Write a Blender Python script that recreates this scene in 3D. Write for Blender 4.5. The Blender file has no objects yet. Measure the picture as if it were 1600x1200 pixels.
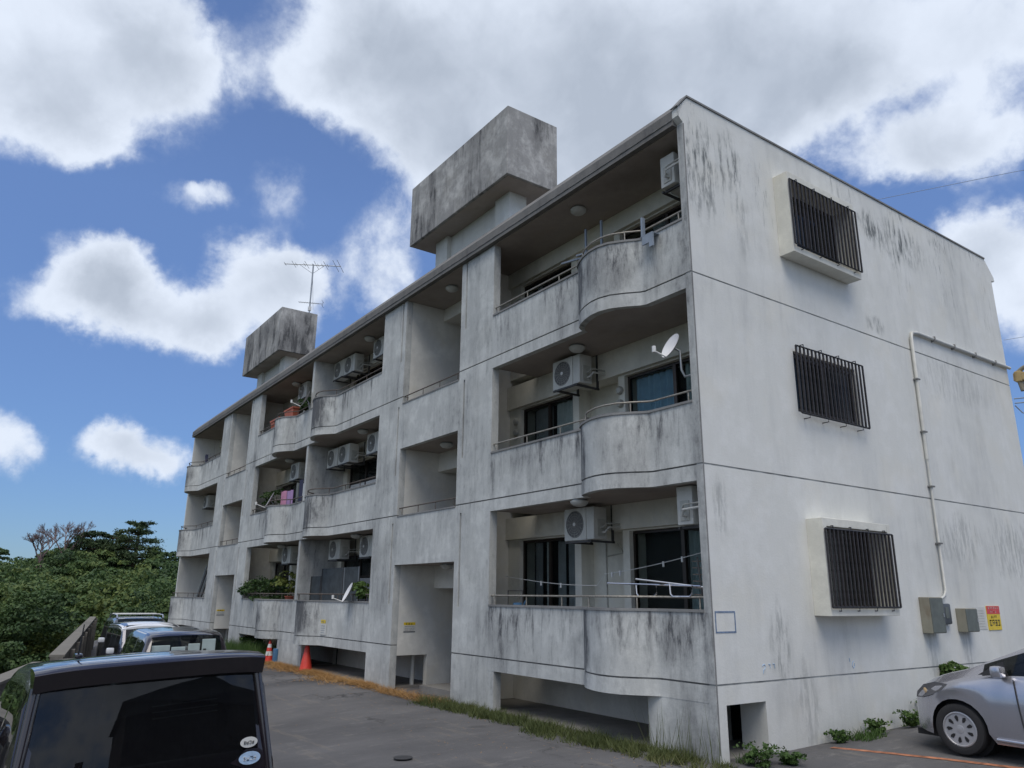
import bpy, math, random
import numpy as np
from mathutils import Vector, Matrix
random.seed(7)
rng = np.random.default_rng(5)
S = bpy.context.scene
COL = S.collection
rad = math.radians

# ------------------------------------------------------------------ camera
F_PX = 1181.65
YAW, PITCH, ROLL = 0.95667, 0.27387, 0.009714
fwd = Vector((-math.sin(YAW)*math.cos(PITCH), math.cos(YAW)*math.cos(PITCH), math.sin(PITCH)))
rt = fwd.cross(Vector((0, 0, 1))).normalized()
up = rt.cross(fwd)
r2 = rt*math.cos(ROLL)+up*math.sin(ROLL)
u2 = -rt*math.sin(ROLL)+up*math.cos(ROLL)
cd = bpy.data.cameras.new('camera')
cam = bpy.data.objects.new('camera', cd)
COL.objects.link(cam)
cd.sensor_width = 36
cd.lens = F_PX/1600*36
cd.clip_end = 3000
M4 = Matrix((r2, u2, -fwd)).transposed().to_4x4()
M4.translation = Vector((6.7477, -7.9141, 1.9467))
cam.matrix_world = M4
S.camera = cam

# ------------------------------------------------------------------ world, sun, exposure
SUN_EL, SUN_AZ = rad(64), rad(-38)      # azimuth measured from +x towards +y
w = bpy.data.worlds.new('World')
S.world = w
w.use_nodes = True
nt = w.node_tree
nt.nodes.clear()


def N(tree, t, **kw):
    n = tree.nodes.new(t)
    for k, v in kw.items():
        setattr(n, k, v)
    return n


def LK(tree, a, b):
    tree.links.new(a, b)


def build_world():
    t = nt
    out = N(t, 'ShaderNodeOutputWorld')
    bg = N(t, 'ShaderNodeBackground')
    SK = 0.10
    bg.inputs[1].default_value = SK
    sky = N(t, 'ShaderNodeTexSky')
    sky.sky_type = 'NISHITA'
    sky.sun_disc = False
    sky.sun_elevation = SUN_EL
    sky.sun_rotation = math.pi/2-SUN_AZ
    sky.air_density = 1.0
    sky.dust_density = 0.1
    sky.ozone_density = 3.0
    tint = N(t, 'ShaderNodeMix', data_type='RGBA', blend_type='MULTIPLY')
    tint.inputs[0].default_value = 1
    tcz = N(t, 'ShaderNodeTexCoord')
    sz = N(t, 'ShaderNodeSeparateXYZ')
    LK(t, tcz.outputs['Generated'], sz.inputs[0])
    hz = N(t, 'ShaderNodeMapRange')
    hz.inputs[1].default_value = 0.0
    hz.inputs[2].default_value = .45
    hz.inputs[3].default_value = .56
    hz.inputs[4].default_value = 1.08
    LK(t, sz.outputs[2], hz.inputs[0])
    hz.inputs[3].default_value = 0
    hz.inputs[4].default_value = 1
    hc = N(t, 'ShaderNodeMix', data_type='RGBA')
    LK(t, hz.outputs[0], hc.inputs[0])
    hc.inputs[6].default_value = (.36, .46, .575, 1)
    hc.inputs[7].default_value = (1.06, 1.06, 1.08, 1)
    dim = N(t, 'ShaderNodeVectorMath', operation='MULTIPLY')
    LK(t, sky.outputs[0], dim.inputs[0])
    LK(t, hc.outputs[2], dim.inputs[1])
    LK(t, dim.outputs[0], tint.inputs[6])
    tint.inputs[7].default_value = (.82, .93, 1.13, 1)
    tc = N(t, 'ShaderNodeTexCoord')
    v0 = tc.outputs['Generated']

    def vm(op, a, b=None, s=None):
        n = N(t, 'ShaderNodeVectorMath', operation=op)
        LK(t, a, n.inputs[0])
        if b is not None:
            if hasattr(b, 'links'):
                LK(t, b, n.inputs[1])
            else:
                n.inputs[1].default_value = b
        if s is not None:
            n.inputs['Scale'].default_value = s
        return n

    def ma(op, a, b, c=None, clamp=False):
        n = N(t, 'ShaderNodeMath', operation=op, use_clamp=clamp)
        for i, q in enumerate((a, b, c)):
            if q is None:
                continue
            if hasattr(q, 'links'):
                LK(t, q, n.inputs[i])
            else:
                n.inputs[i].default_value = q
        return n.outputs[0]

    def noise(v, sc, det, rough=.55, dist=0.0):
        n = N(t, 'ShaderNodeTexNoise')
        n.inputs['Scale'].default_value = sc
        n.inputs['Detail'].default_value = det
        n.inputs['Roughness'].default_value = rough
        n.inputs['Distortion'].default_value = dist
        LK(t, v, n.inputs['Vector'])
        return n
    n1 = noise(v0, 9, 6, .6)
    d1 = vm('SUBTRACT', n1.outputs['Color'], (.5, .5, .5))
    d2 = vm('SCALE', d1.outputs[0], s=.10)
    vv = vm('ADD', v0, d2.outputs[0]).outputs[0]
    blobs = [(179.9,34.8,0.147,0.091,1.20),(-178.3,30.4,0.079,0.057,1.00),(174.0,35.9,0.067,0.058,0.90),(178.2,29.5,0.038,0.040,0.80),(158.8,39.6,0.100,0.085,1.00),(162.6,35.9,0.052,0.042,0.80),(154.0,35.7,0.094,0.079,1.00),(145.1,39.0,0.184,0.127,1.30),(131.6,38.0,0.186,0.120,1.50),(134.2,31.4,0.093,0.090,1.00),(143.9,31.7,0.097,0.084,0.90),(150.5,32.5,0.073,0.053,0.70),(118.4,37.6,0.150,0.070,1.10),(107.7,33.6,0.085,0.070,1.00),(112.0,29.6,0.060,0.034,0.6),(125.7,33.3,0.060,0.064,0.80),(116.0,34.0,0.050,0.040,0.6),(108.8,27.3,0.046,0.033,0.60),(175.2,20.6,0.050,0.036,1.00),(176.8,18.4,0.058,0.030,0.95),(172.3,19.0,0.078,0.038,1.00),(174.1,21.3,0.030,0.033,0.70),(169.0,17.8,0.059,0.033,0.90),(165.0,22.4,0.050,0.047,1.10),(162.4,20.6,0.047,0.052,1.00),(166.9,18.9,0.037,0.039,0.80),(161.7,23.3,0.031,0.032,0.60),(170.2,26.8,0.045,0.022,0.52),(168.7,27.6,0.025,0.016,0.50),(163.8,28.4,0.042,0.042,0.42),(157.3,23.7,0.050,0.055,0.44),(154.0,27.7,0.046,0.078,0.47),(155.2,22.0,0.046,0.046,0.36),(110.2,22.4,0.044,0.042,1.10),(109.5,18.9,0.040,0.062,1.10),(112.4,22.0,0.031,0.036,0.70),(171.9,9.0,0.052,0.030,1.00),(173.2,9.7,0.030,0.026,0.70),(169.4,8.1,0.035,0.021,0.60),(178.7,8.7,0.030,0.032,0.90),(121.2,33.5,0.082,0.056,0.90),(115.3,29.6,0.064,0.029,0.70),(111.0,27.9,0.053,0.027,0.70),(169.8,34.6,0.038,0.033,0.36),(156.7,14.3,0.049,0.033,0.30)]
    acc = None
    for az, el, a, b, wt in blobs:
        az, el = rad(az), rad(el)
        c = Vector((math.cos(el)*math.cos(az), math.cos(el)*math.sin(az), math.sin(el)))
        tx = Vector((-math.sin(az), math.cos(az), 0))
        ty = c.cross(tx)
        e = Matrix((tx, ty, c)).transposed().to_euler('XYZ')
        mp = N(t, 'ShaderNodeMapping', vector_type='TEXTURE')
        mp.inputs['Location'].default_value = c
        mp.inputs['Rotation'].default_value = e
        mp.inputs['Scale'].default_value = (a, b, .35)
        LK(t, vv, mp.inputs[0])
        ln = vm('LENGTH', mp.outputs[0])
        mr = N(t, 'ShaderNodeMapRange', interpolation_type='SMOOTHSTEP')
        mr.inputs[1].default_value = 0.1
        mr.inputs[2].default_value = 1.62
        mr.inputs[3].default_value = wt
        mr.inputs[4].default_value = 0
        LK(t, ln.outputs['Value'], mr.inputs[0])
        acc = mr.outputs[0] if acc is None else ma('ADD', acc, mr.outputs[0])
    # the rest of the sky: the same broken cloud, laid by noise
    dt = vm('DOT_PRODUCT', v0, tuple(fwd))
    mrv = N(t, 'ShaderNodeMapRange', interpolation_type='SMOOTHSTEP')
    mrv.inputs[1].default_value = .80
    mrv.inputs[2].default_value = .62
    LK(t, dt.outputs['Value'], mrv.inputs[0])
    ng = noise(vv, 2.6, 3, .5)
    gen = ma('MULTIPLY', ma('MULTIPLY_ADD', ng.outputs[0], 5.0, -1.9, clamp=False), mrv.outputs[0])
    gen = ma('MAXIMUM', gen, 0)
    tot = ma('ADD', acc, gen)
    f1 = noise(v0, 13, 9, .6, .3)
    f2 = noise(v0, 45, 6, .6)
    fb = ma('ADD', ma('MULTIPLY_ADD', f1.outputs[0], 1.45, -.725), ma('MULTIPLY_ADD', f2.outputs[0], .6, -.3))
    # fine structure only where there is cloud near by
    wfac = ma('MULTIPLY', tot, 2.2, clamp=True)
    dens = ma('ADD', tot, ma('MULTIPLY', fb, wfac))
    al = N(t, 'ShaderNodeMapRange', interpolation_type='SMOOTHSTEP')
    al.inputs[1].default_value = .12
    al.inputs[2].default_value = 1.02
    LK(t, dens, al.inputs[0])
    # colour: thin parts white, deep parts grey
    n3 = noise(vv, 5, 5, .5)
    sh = ma('ADD', tot, ma('MULTIPLY_ADD', n3.outputs[0], 2.0, -1.0))
    sm = N(t, 'ShaderNodeMapRange', interpolation_type='SMOOTHSTEP')
    sm.inputs[1].default_value = .6
    sm.inputs[2].default_value = 2.7
    LK(t, sh, sm.inputs[0])
    cc = N(t, 'ShaderNodeMix', data_type='RGBA')
    # billow relief: brighter where the cloud thickens upwards
    vo = vm('ADD', v0, (-.012, .006, .022)).outputs[0]
    f1b = noise(vo, 13, 5, .5, .3)
    f1c = noise(v0, 13, 5, .5, .3)
    rel = ma('MULTIPLY', ma('SUBTRACT', f1b.outputs[0], f1c.outputs[0]), .75)
    shade = ma('ADD', sm.outputs[0], rel, clamp=True)
    LK(t, shade, cc.inputs[0])
    k = 1/SK
    cc.inputs[6].default_value = (.64*k, .70*k, .80*k, 1)
    cc.inputs[7].default_value = (.37*k, .42*k, .50*k, 1)
    mx = N(t, 'ShaderNodeMix', data_type='RGBA')
    a2 = ma('MULTIPLY_ADD', al.outputs[0], .94, .03)
    LK(t, a2, mx.inputs[0])
    LK(t, tint.outputs[2], mx.inputs[6])
    LK(t, cc.outputs[2], mx.inputs[7])
    LK(t, mx.outputs[2], bg.inputs[0])
    LK(t, bg.outputs[0], out.inputs[0])
    w.cycles.sampling_method = 'MANUAL'
    w.cycles.sample_map_resolution = 1024


build_world()
sd = bpy.data.lights.new('sun', 'SUN')
sd.energy = 2.0
sd.angle = rad(42)
sd.color = (1, .93, .83)
sun = bpy.data.objects.new('sun', sd)
COL.objects.link(sun)
sdir = Vector((math.cos(SUN_EL)*math.cos(SUN_AZ), math.cos(SUN_EL)*math.sin(SUN_AZ), math.sin(SUN_EL)))
sun.rotation_euler = sdir.to_track_quat('Z', 'Y').to_euler()
S.view_settings.view_transform = 'Standard'
S.view_settings.look = 'None'
S.view_settings.exposure = 0.32
S.view_settings.gamma = 1
S.view_settings.use_curve_mapping = False

# ------------------------------------------------------------------ helpers


class MB:
    def __init__(s):
        s.v = []
        s.f = []
        s.g = []

    def build_parts(s, name, mat, parent, **kw):
        """every added piece becomes an object of its own"""
        out = []
        ends = s.g[1:]+[(len(s.v), len(s.f))]
        for (v0, f0), (v1, f1) in zip(s.g, ends):
            m_ = MB()
            m_.v = s.v[v0:v1]
            m_.f = [tuple(i-v0 for i in q) for q in s.f[f0:f1]]
            out.append(m_.build(name, mat, parent, **kw))
        return out

    def add(s, v, f):
        o = len(s.v)
        s.g.append((o, len(s.f)))
        s.v += [tuple(p) for p in v]
        s.f += [tuple(i+o for i in q) for q in f]
        return s

    def box(s, x0, x1, y0, y1, z0, z1):
        v = [(x, y, z) for z in (z0, z1) for y in (y0, y1) for x in (x0, x1)]
        return s.add(v, [(0, 2, 3, 1), (4, 5, 7, 6), (0, 1, 5, 4), (2, 6, 7, 3), (0, 4, 6, 2), (1, 3, 7, 5)])

    def obox(s, c, ax, ay, az, hx, hy, hz):
        c, ax, ay, az = Vector(c), Vector(ax), Vector(ay), Vector(az)
        v = [c+ax*(hx*i)+ay*(hy*j)+az*(hz*k) for k in (-1, 1) for j in (-1, 1) for i in (-1, 1)]
        return s.add(v, [(0, 2, 3, 1), (4, 5, 7, 6), (0, 1, 5, 4), (2, 6, 7, 3), (0, 4, 6, 2), (1, 3, 7, 5)])

    def prism(s, poly, axis, a, b):
        n = len(poly)

        def P(p, t):
            return {'x': (t, p[0], p[1]), 'y': (p[0], t, p[1]), 'z': (p[0], p[1], t)}[axis]
        v = [P(p, a) for p in poly]+[P(p, b) for p in poly]
        f = [tuple(range(n))[::-1], tuple(range(n, 2*n))]
        f += [(i, (i+1) % n, n+(i+1) % n, n+i) for i in range(n)]
        return s.add(v, f)

    def tube(s, pts, r, n=6, caps=True):
        pts = [Vector(p) for p in pts]
        rs = r if isinstance(r, (list, tuple)) else [r]*len(pts)
        v = []
        for i, p in enumerate(pts):
            if i == 0:
                d = pts[1]-p
            elif i == len(pts)-1:
                d = p-pts[i-1]
            else:
                d = (pts[i+1]-p).normalized()+(p-pts[i-1]).normalized()
            d.normalize()
            a = d.cross(Vector((0, 0, 1)) if abs(d.z) < .9 else Vector((1, 0, 0))).normalized()
            b = d.cross(a)
            for k in range(n):
                t = 2*math.pi*k/n
                v.append(p+a*(math.cos(t)*rs[i])+b*(math.sin(t)*rs[i]))
        f = [(i*n+k, i*n+(k+1) % n, (i+1)*n+(k+1) % n, (i+1)*n+k) for i in range(len(pts)-1) for k in range(n)]
        if caps:
            f += [tuple(range(n))[::-1], tuple(range(len(v)-n, len(v)))]
        return s.add(v, f)

    def lathe(s, c, ax, prof, n=20, caps=True):
        """prof: list of (t along axis, radius)"""
        c, ax = Vector(c), Vector(ax).normalized()
        a = ax.cross(Vector((0, 0, 1)) if abs(ax.z) < .9 else Vector((1, 0, 0))).normalized()
        b = ax.cross(a)
        v = []
        for t, r in prof:
            for k in range(n):
                q = 2*math.pi*k/n
                v.append(c+ax*t+a*(r*math.cos(q))+b*(r*math.sin(q)))
        f = [(i*n+k, i*n+(k+1) % n, (i+1)*n+(k+1) % n, (i+1)*n+k) for i in range(len(prof)-1) for k in range(n)]
        if caps:
            f += [tuple(range(n))[::-1], tuple(range(len(v)-n, len(v)))]
        return s.add(v, f)

    def strip(s, path, z0, z1, off=0.0, th=.12):
        """wall along a plan path (outer face moved in by off, th thick towards +y)"""
        n = len(path)
        o = [(x, y+off) for x, y in path]
        i_ = [(x, y+off+th) for x, y in path]
        v = [(x, y, z0) for x, y in o]+[(x, y, z1) for x, y in o]+[(x, y, z1) for x, y in i_]+[(x, y, z0) for x, y in i_]
        f = []
        for k in range(n-1):
            for a, b in ((0, 1), (1, 2), (2, 3), (3, 0)):
                f.append((a*n+k, a*n+k+1, b*n+k+1, b*n+k))
        f += [(0, n, 2*n, 3*n), (n-1, 4*n-1, 3*n-1, 2*n-1)]
        return s.add(v, f)

    def build(s, name, mat, parent=None, smooth=None, bevel=0, loc=None, **props):
        me = bpy.data.meshes.new(name)
        me.from_pydata(s.v, [], s.f)
        me.validate()
        ob = bpy.data.objects.new(name, me)
        COL.objects.link(ob)
        import bmesh
        bm = bmesh.new()
        bm.from_mesh(me)
        bmesh.ops.recalc_face_normals(bm, faces=bm.faces)
        if bevel:
            bmesh.ops.remove_doubles(bm, verts=bm.verts, dist=1e-5)
            es = [e for e in bm.edges if len(e.link_faces) == 2 and e.calc_face_angle(0) > .6]
            bmesh.ops.bevel(bm, geom=es, offset=bevel, segments=2, affect='EDGES', profile=.6)
        if smooth:
            for fc in bm.faces:
                fc.smooth = True
            for e in bm.edges:
                if len(e.link_faces) == 2 and e.calc_face_angle(0) > rad(smooth):
                    e.smooth = False
        bm.to_mesh(me)
        bm.free()
        if mat:
            me.materials.append(mat)
        if parent:
            ob.parent = parent
        if loc:
            ob.location = loc
        for k, v in props.items():
            ob[k] = v
        return ob


def thing(name, label, cat, loc=(0, 0, 0), group=None, rz=0):
    o = bpy.data.objects.new(name, None)
    COL.objects.link(o)
    o.location = loc
    o.rotation_euler = (0, 0, rz)
    o.empty_display_size = .1
    o['label'] = label
    o['category'] = cat
    if group:
        o['group'] = group
    return o


def tag(o, label, cat, group=None):
    o['label'] = label
    o['category'] = cat
    if group:
        o['group'] = group
    return o


def copy_tree(o, parent=None):
    c = o.copy()
    COL.objects.link(c)
    if parent:
        c.parent = parent
    for ch in o.children:
        copy_tree(ch, c)
    return c

# ------------------------------------------------------------------ materials


def new_mat(name):
    m = bpy.data.materials.new(name)
    m.use_nodes = True
    t = m.node_tree
    return m, t, t.nodes['Principled BSDF']


def rgb(c):
    return (c[0], c[1], c[2], 1)


def simple(name, c, rough=.5, metal=0, var=.12, scale=6, bump=0, spec=.5, coat=0):
    m, t, b = new_mat(name)
    tc = N(t, 'ShaderNodeTexCoord')
    n = N(t, 'ShaderNodeTexNoise')
    n.inputs['Scale'].default_value = scale
    n.inputs['Detail'].default_value = 6
    LK(t, tc.outputs['Object'], n.inputs['Vector'])
    r = N(t, 'ShaderNodeMapRange')
    r.inputs[1].default_value = .3
    r.inputs[2].default_value = .7
    r.inputs[3].default_value = 1-var
    r.inputs[4].default_value = 1+var
    LK(t, n.outputs[0], r.inputs[0])
    mx = N(t, 'ShaderNodeVectorMath', operation='SCALE')
    mx.inputs[0].default_value = c
    LK(t, r.outputs[0], mx.inputs['Scale'])
    LK(t, mx.outputs[0], b.inputs['Base Color'])
    b.inputs['Roughness'].default_value = rough
    b.inputs['Metallic'].default_value = metal
    b.inputs['Specular IOR Level'].default_value = spec
    if coat:
        b.inputs['Coat Weight'].default_value = coat
        b.inputs['Coat Roughness'].default_value = .04
    if bump:
        bp = N(t, 'ShaderNodeBump')
        bp.inputs['Strength'].default_value = bump
        bp.inputs['Distance'].default_value = .01
        LK(t, n.outputs[0], bp.inputs['Height'])
        LK(t, bp.outputs[0], b.inputs['Normal'])
    return m


def concrete(name, base, dirt, light=None, streak=.6, patch=.35, cop=0.0, top=None, gauss=(), fine=.1, warm=.25, rough=.9, foot=0.0, sscale=6.0, tcol=None):
    """weathered plaster. cop: mould running down below the balcony copings (repeats per storey);
    top: (z0,z1,amount) mould near a top edge; gauss: extra dark patches, mouldy on the end wall (x,y,z,rx,ry,rz,amount)"""
    m, t, b = new_mat(name)
    tc = N(t, 'ShaderNodeTexCoord')
    V = tc.outputs['Object']

    def ma(op, a, b_, c=None, clamp=False):
        n = N(t, 'ShaderNodeMath', operation=op, use_clamp=clamp)
        for i, q in enumerate((a, b_, c)):
            if q is None:
                continue
            if hasattr(q, 'links'):
                LK(t, q, n.inputs[i])
            else:
                n.inputs[i].default_value = q
        return n.outputs[0]

    def noise(sc, det, ro, mscale=(1, 1, 1), loc=(0, 0, 0), dist=0):
        mp = N(t, 'ShaderNodeMapping')
        mp.inputs['Scale'].default_value = mscale
        mp.inputs['Location'].default_value = loc
        LK(t, V, mp.inputs[0])
        n = N(t, 'ShaderNodeTexNoise')
        n.inputs['Scale'].default_value = sc
        n.inputs['Detail'].default_value = det
        n.inputs['Roughness'].default_value = ro
        n.inputs['Distortion'].default_value = dist
        LK(t, mp.outputs[0], n.inputs['Vector'])
        return n.outputs[0]

    def mr(a, lo, hi, o0=0., o1=1., sm=True):
        n = N(t, 'ShaderNodeMapRange', interpolation_type='SMOOTHSTEP' if sm else 'LINEAR')
        LK(t, a, n.inputs[0])
        for i, q in enumerate((lo, hi, o0, o1)):
            n.inputs[i+1].default_value = q
        return n.outputs[0]

    def mix(f, a, c):
        n = N(t, 'ShaderNodeMix', data_type='RGBA')
        if hasattr(f, 'links'):
            LK(t, f, n.inputs[0])
        else:
            n.inputs[0].default_value = f
        for i, q in ((6, a), (7, c)):
            if hasattr(q, 'links'):
                LK(t, q, n.inputs[i])
            else:
                n.inputs[i].default_value = rgb(q)
        return n.outputs[2]
    big = noise(.55, 5, .6)
    med = noise(2.2, 8, .68, loc=(3, 1, 7))
    fn = noise(38, 5, .7)
    mot = noise(9, 8, .75, (1, 1, .45), loc=(5, 5, 5))
    st = noise(sscale*.8, 7, .66, (1, 1, .16), dist=.3)
    st2 = noise(sscale*2.0, 7, .72, (1, 1, .20), loc=(9, 4, 2), dist=.2)
    light = light or tuple(min(1, x*1.18) for x in base)
    col = mix(mr(med, .42, .68), base, light)
    wtone = tuple(base[i]*k for i, k in enumerate((1.05, .99, .88)))
    col = mix(ma('MULTIPLY', mr(noise(.9, 4, .6, loc=(20, 5, 1)), .5, .7), warm), col, wtone)
    # streaky grime
    g = ma('MULTIPLY', mr(st, .44, .7), mr(big, .36, .62, .25, 1.))
    g = ma('MULTIPLY', g, streak)
    p = ma('MULTIPLY', mr(ma('ADD', big, ma('MULTIPLY', med, .5)), .72, .95), patch)
    g = ma('ADD', g, p)
    if cop or name == 'pier_plaster' or name == 'raw_concrete':
        wide = noise(2.3, 6, .6, (1, 1, .22), loc=(1, 6, 3), dist=.25)
        g = ma('ADD', g, ma('MULTIPLY', mr(wide, .42, .66), mr(noise(.6, 3, .5, loc=(8, 1, 2)), .35, .6, .04, .23)))
    sep = N(t, 'ShaderNodeSeparateXYZ')
    LK(t, V, sep.inputs[0])
    z = sep.outputs[2]
    if cop:
        zz = ma('FRACT', ma('DIVIDE', ma('ADD', z, 2.8-1.77), 2.8), 0)   # 0 just above a coping .. 1 just below
        dist_ = ma('MULTIPLY', ma('SUBTRACT', 1.0, zz), 2.8)           # metres below the coping
        jag = ma('MULTIPLY', st2, 1.0)
        msk = mr(ma('SUBTRACT', dist_, ma('MULTIPLY', jag, 1.5)), -.75, .1, 1., 0.)
        below = mr(dist_, 0, 1.05, 1, 0)
        g = ma('ADD', g, ma('MULTIPLY', ma('MULTIPLY', msk, below), ma('MULTIPLY', ma('MULTIPLY', mr(st2, .44, .66), mr(noise(.9, 4, .6, (1, 1, .2), loc=(4, 4, 4)), .38, .6, .15, 1)), cop)))
        g = ma('ADD', g, ma('MULTIPLY', ma('MULTIPLY', mr(st, .52, .66), mr(noise(.8, 3, .5, (1, 1, .3), loc=(2, 8, 5)), .46, .62)), mr(dist_, .0, 1.1, cop, 0)))
    if top:
        z0, z1, am = top
        jag = ma('MULTIPLY_ADD', st2, 1.2, -.6)
        mk = mr(ma('ADD', z, jag), z0, z1)
        g = ma('ADD', g, ma('MULTIPLY', ma('MULTIPLY', mk, mr(st2, .5, .66)), ma('MULTIPLY', mr(noise(1.1, 3, .5, (1, 1, .35), loc=(7, 7, 0)), .44, .6), am)))
    for (gx, gy, gz, rx, ry, rz_, am) in gauss:
        mp = N(t, 'ShaderNodeMapping', vector_type='TEXTURE')
        mp.inputs['Location'].default_value = (gx, gy, gz)
        mp.inputs['Scale'].default_value = (rx, ry, rz_)
        LK(t, V, mp.inputs[0])
        ln = N(t, 'ShaderNodeVectorMath', operation='LENGTH')
        LK(t, mp.outputs[0], ln.inputs[0])
        k = mr(ma('ADD', ln.outputs['Value'], ma('ADD', ma('MULTIPLY_ADD', st, 1.3, -.65), ma('MULTIPLY_ADD', med, 1.3, -.65))), 1.25, .45)
        g = ma('ADD', g, ma('MULTIPLY', ma('MULTIPLY', k, mr(st2, .42, .6, .06 if name == 'end_wall_paint' else .62, 1)), am))
    if foot:
        k = mr(ma('ADD', z, ma('MULTIPLY_ADD', med, .7, -.35)), .75, -.05)
        g = ma('ADD', g, ma('MULTIPLY', k, foot))
    if fine > .12:
        g = ma('ADD', g, ma('MULTIPLY', mr(mot, .48, .72), mr(big, .3, .65, .12, .42)))
    g = ma('ADD', g, ma('MULTIPLY_ADD', fn, fine*2, -fine), clamp=True)
    col = mix(g, col, dirt)
    LK(t, col, b.inputs['Base Color'])
    b.inputs['Roughness'].default_value = rough
    b.inputs['Specular IOR Level'].default_value = .25
    bp = N(t, 'ShaderNodeBump')
    bp.inputs['Strength'].default_value = .35
    bp.inputs['Distance'].default_value = .008
    LK(t, ma('ADD', fn, ma('MULTIPLY', med, 2.0)), bp.inputs['Height'])
    LK(t, bp.outputs[0], b.inputs['Normal'])
    return m


def glass(name, c, trans=.35, rough=.03):
    m, t, b = new_mat(name)
    b.inputs['Base Color'].default_value = rgb(c)
    b.inputs['Roughness'].default_value = rough
    b.inputs['Specular IOR Level'].default_value = .55
    tr = N(t, 'ShaderNodeBsdfTransparent')
    tr.inputs[0].default_value = (.86, .89, .88, 1)
    mx = N(t, 'ShaderNodeMixShader')
    fr = N(t, 'ShaderNodeLayerWeight')
    mr = N(t, 'ShaderNodeMapRange')
    mr.inputs[1].default_value = .3
    mr.inputs[2].default_value = 1
    mr.inputs[3].default_value = trans
    mr.inputs[4].default_value = 0
    LK(t, fr.outputs['Facing'], mr.inputs[0])
    LK(t, mr.outputs[0], mx.inputs[0])
    LK(t, b.outputs[0], mx.inputs[1])
    LK(t, tr.outputs[0], mx.inputs[2])
    LK(t, mx.outputs[0], t.nodes['Material Output'].inputs[0])
    # slight waviness of old panes
    tc = N(t, 'ShaderNodeTexCoord')
    n = N(t, 'ShaderNodeTexNoise')
    n.inputs['Scale'].default_value = 1.5
    LK(t, tc.outputs['Object'], n.inputs['Vector'])
    bp = N(t, 'ShaderNodeBump')
    bp.inputs['Strength'].default_value = .05
    LK(t, n.outputs[0], bp.inputs['Height'])
    LK(t, bp.outputs[0], b.inputs['Normal'])
    return m


def paint(name, c, metal=.4, rough=.28):
    m = simple(name, c, rough=rough, metal=metal, var=.04, scale=90, coat=1.0)
    return m


MOULD = (.105, .108, .112)
M = {}
# darker patches on the rounded balcony fronts, towards their left sides
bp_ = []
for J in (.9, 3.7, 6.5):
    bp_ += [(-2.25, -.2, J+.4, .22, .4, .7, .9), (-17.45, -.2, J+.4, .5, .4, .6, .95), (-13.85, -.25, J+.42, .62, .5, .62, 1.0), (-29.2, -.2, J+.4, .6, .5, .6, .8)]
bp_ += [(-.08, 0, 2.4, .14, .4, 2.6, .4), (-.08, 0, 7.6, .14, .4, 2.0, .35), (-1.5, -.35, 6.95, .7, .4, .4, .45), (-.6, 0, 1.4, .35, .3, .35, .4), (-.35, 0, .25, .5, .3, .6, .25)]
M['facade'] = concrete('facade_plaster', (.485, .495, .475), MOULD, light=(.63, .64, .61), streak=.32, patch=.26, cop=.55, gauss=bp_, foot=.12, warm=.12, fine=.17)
M['pier'] = concrete('pier_plaster', (.48, .49, .47), MOULD, light=(.61, .62, .59), streak=.32, patch=.2, foot=.15, warm=.12, fine=.17)
M['endwall'] = concrete('end_wall_paint', (.675, .675, .63), (.17, .18, .175), light=(.73, .73, .69), streak=.14, patch=.16, top=(7.0, 9.4, .62), warm=.25, foot=.12, sscale=5,
                        gauss=[(0, .35, 8.2, .4, .35, .8, .75), (0, 1.0, 8.7, .4, .3, .6, .45), (0, 1.25, 7.8, .4, .18, .9, .3), (0, 6.0, 8.7, .4, 1.2, .45, .55), (0, 4.9, 6.75, .4, .3, .18, .6),
                               (0, 5.2, 8.8, .4, .5, .35, .5), (0, .3, 3.1, .4, .14, .4, .45), (0, 1.35, 1.35, .4, .25, .5, .5), (0, 1.9, .5, .4, .25, .6, .35), (0, 9.2, 2.9, .4, 1.3, .6, .45), (0, 6.9, 3.0, .4, .8, .5, .4), (0, 5.4, 1.1, .4, .2, .5, .35), (0, 6.6, 1.1, .4, .2, .5, .35), (0, 7.6, 6.1, .4, 1.5, .5, .25)])
M['inner'] = concrete('balcony_wall_paint', (.62, .61, .54), (.24, .24, .2), streak=.14, patch=.12, warm=.5)
M['stairwall'] = concrete('stair_wall_paint', (.64, .63, .58), (.28, .27, .24), streak=.10, patch=.10, warm=.5)
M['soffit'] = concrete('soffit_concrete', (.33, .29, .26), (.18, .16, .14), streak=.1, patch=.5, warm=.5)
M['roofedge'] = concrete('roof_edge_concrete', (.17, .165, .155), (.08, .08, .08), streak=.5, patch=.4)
M['tank'] = concrete('raw_concrete', (.32, .315, .30), (.085, .085, .085), light=(.56, .55, .52), streak=.85, patch=.5, warm=.25, sscale=4.5, fine=.2)
M['towerwall'] = concrete('tower_paint', (.56, .57, .54), (.2, .2, .2), streak=.15, patch=.1)
M['groove'] = simple('joint_dark', (.14, .14, .135), .95, var=.5)  # dark tone of the recessed joints and the drip groove
M['groove2'] = simple('painted_joint', (.30, .31, .30), .95, var=.5, scale=3)
M['cap'] = concrete('coping_strip', (.22, .22, .215), (.08, .08, .08), streak=.3, patch=.4)
M['frame_white'] = concrete('window_box_paint', (.64, .63, .56), (.3, .3, .27), streak=.1, patch=.08, warm=.4)
M['rust_iron'] = simple('rusty_black_iron', (.035, .032, .034), .6, .25, var=.5, scale=25)
M['bronze'] = simple('bronze_aluminium', (.05, .04, .034), .4, .5)
M['black_iron'] = simple('black_iron', (.028, .030, .036), .5, .3)
M['rail'] = simple('weathered_rail', (.30, .28, .24), .5, .4, var=.3, scale=30)
M['rail_dark'] = simple('rusty_rail', (.11, .09, .075), .7, .2, var=.4, scale=30)
M['pane'] = glass('window_glass', (.012, .015, .016), .97)
M['dark'] = simple('dark_room', (.03, .03, .03), .9)
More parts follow.
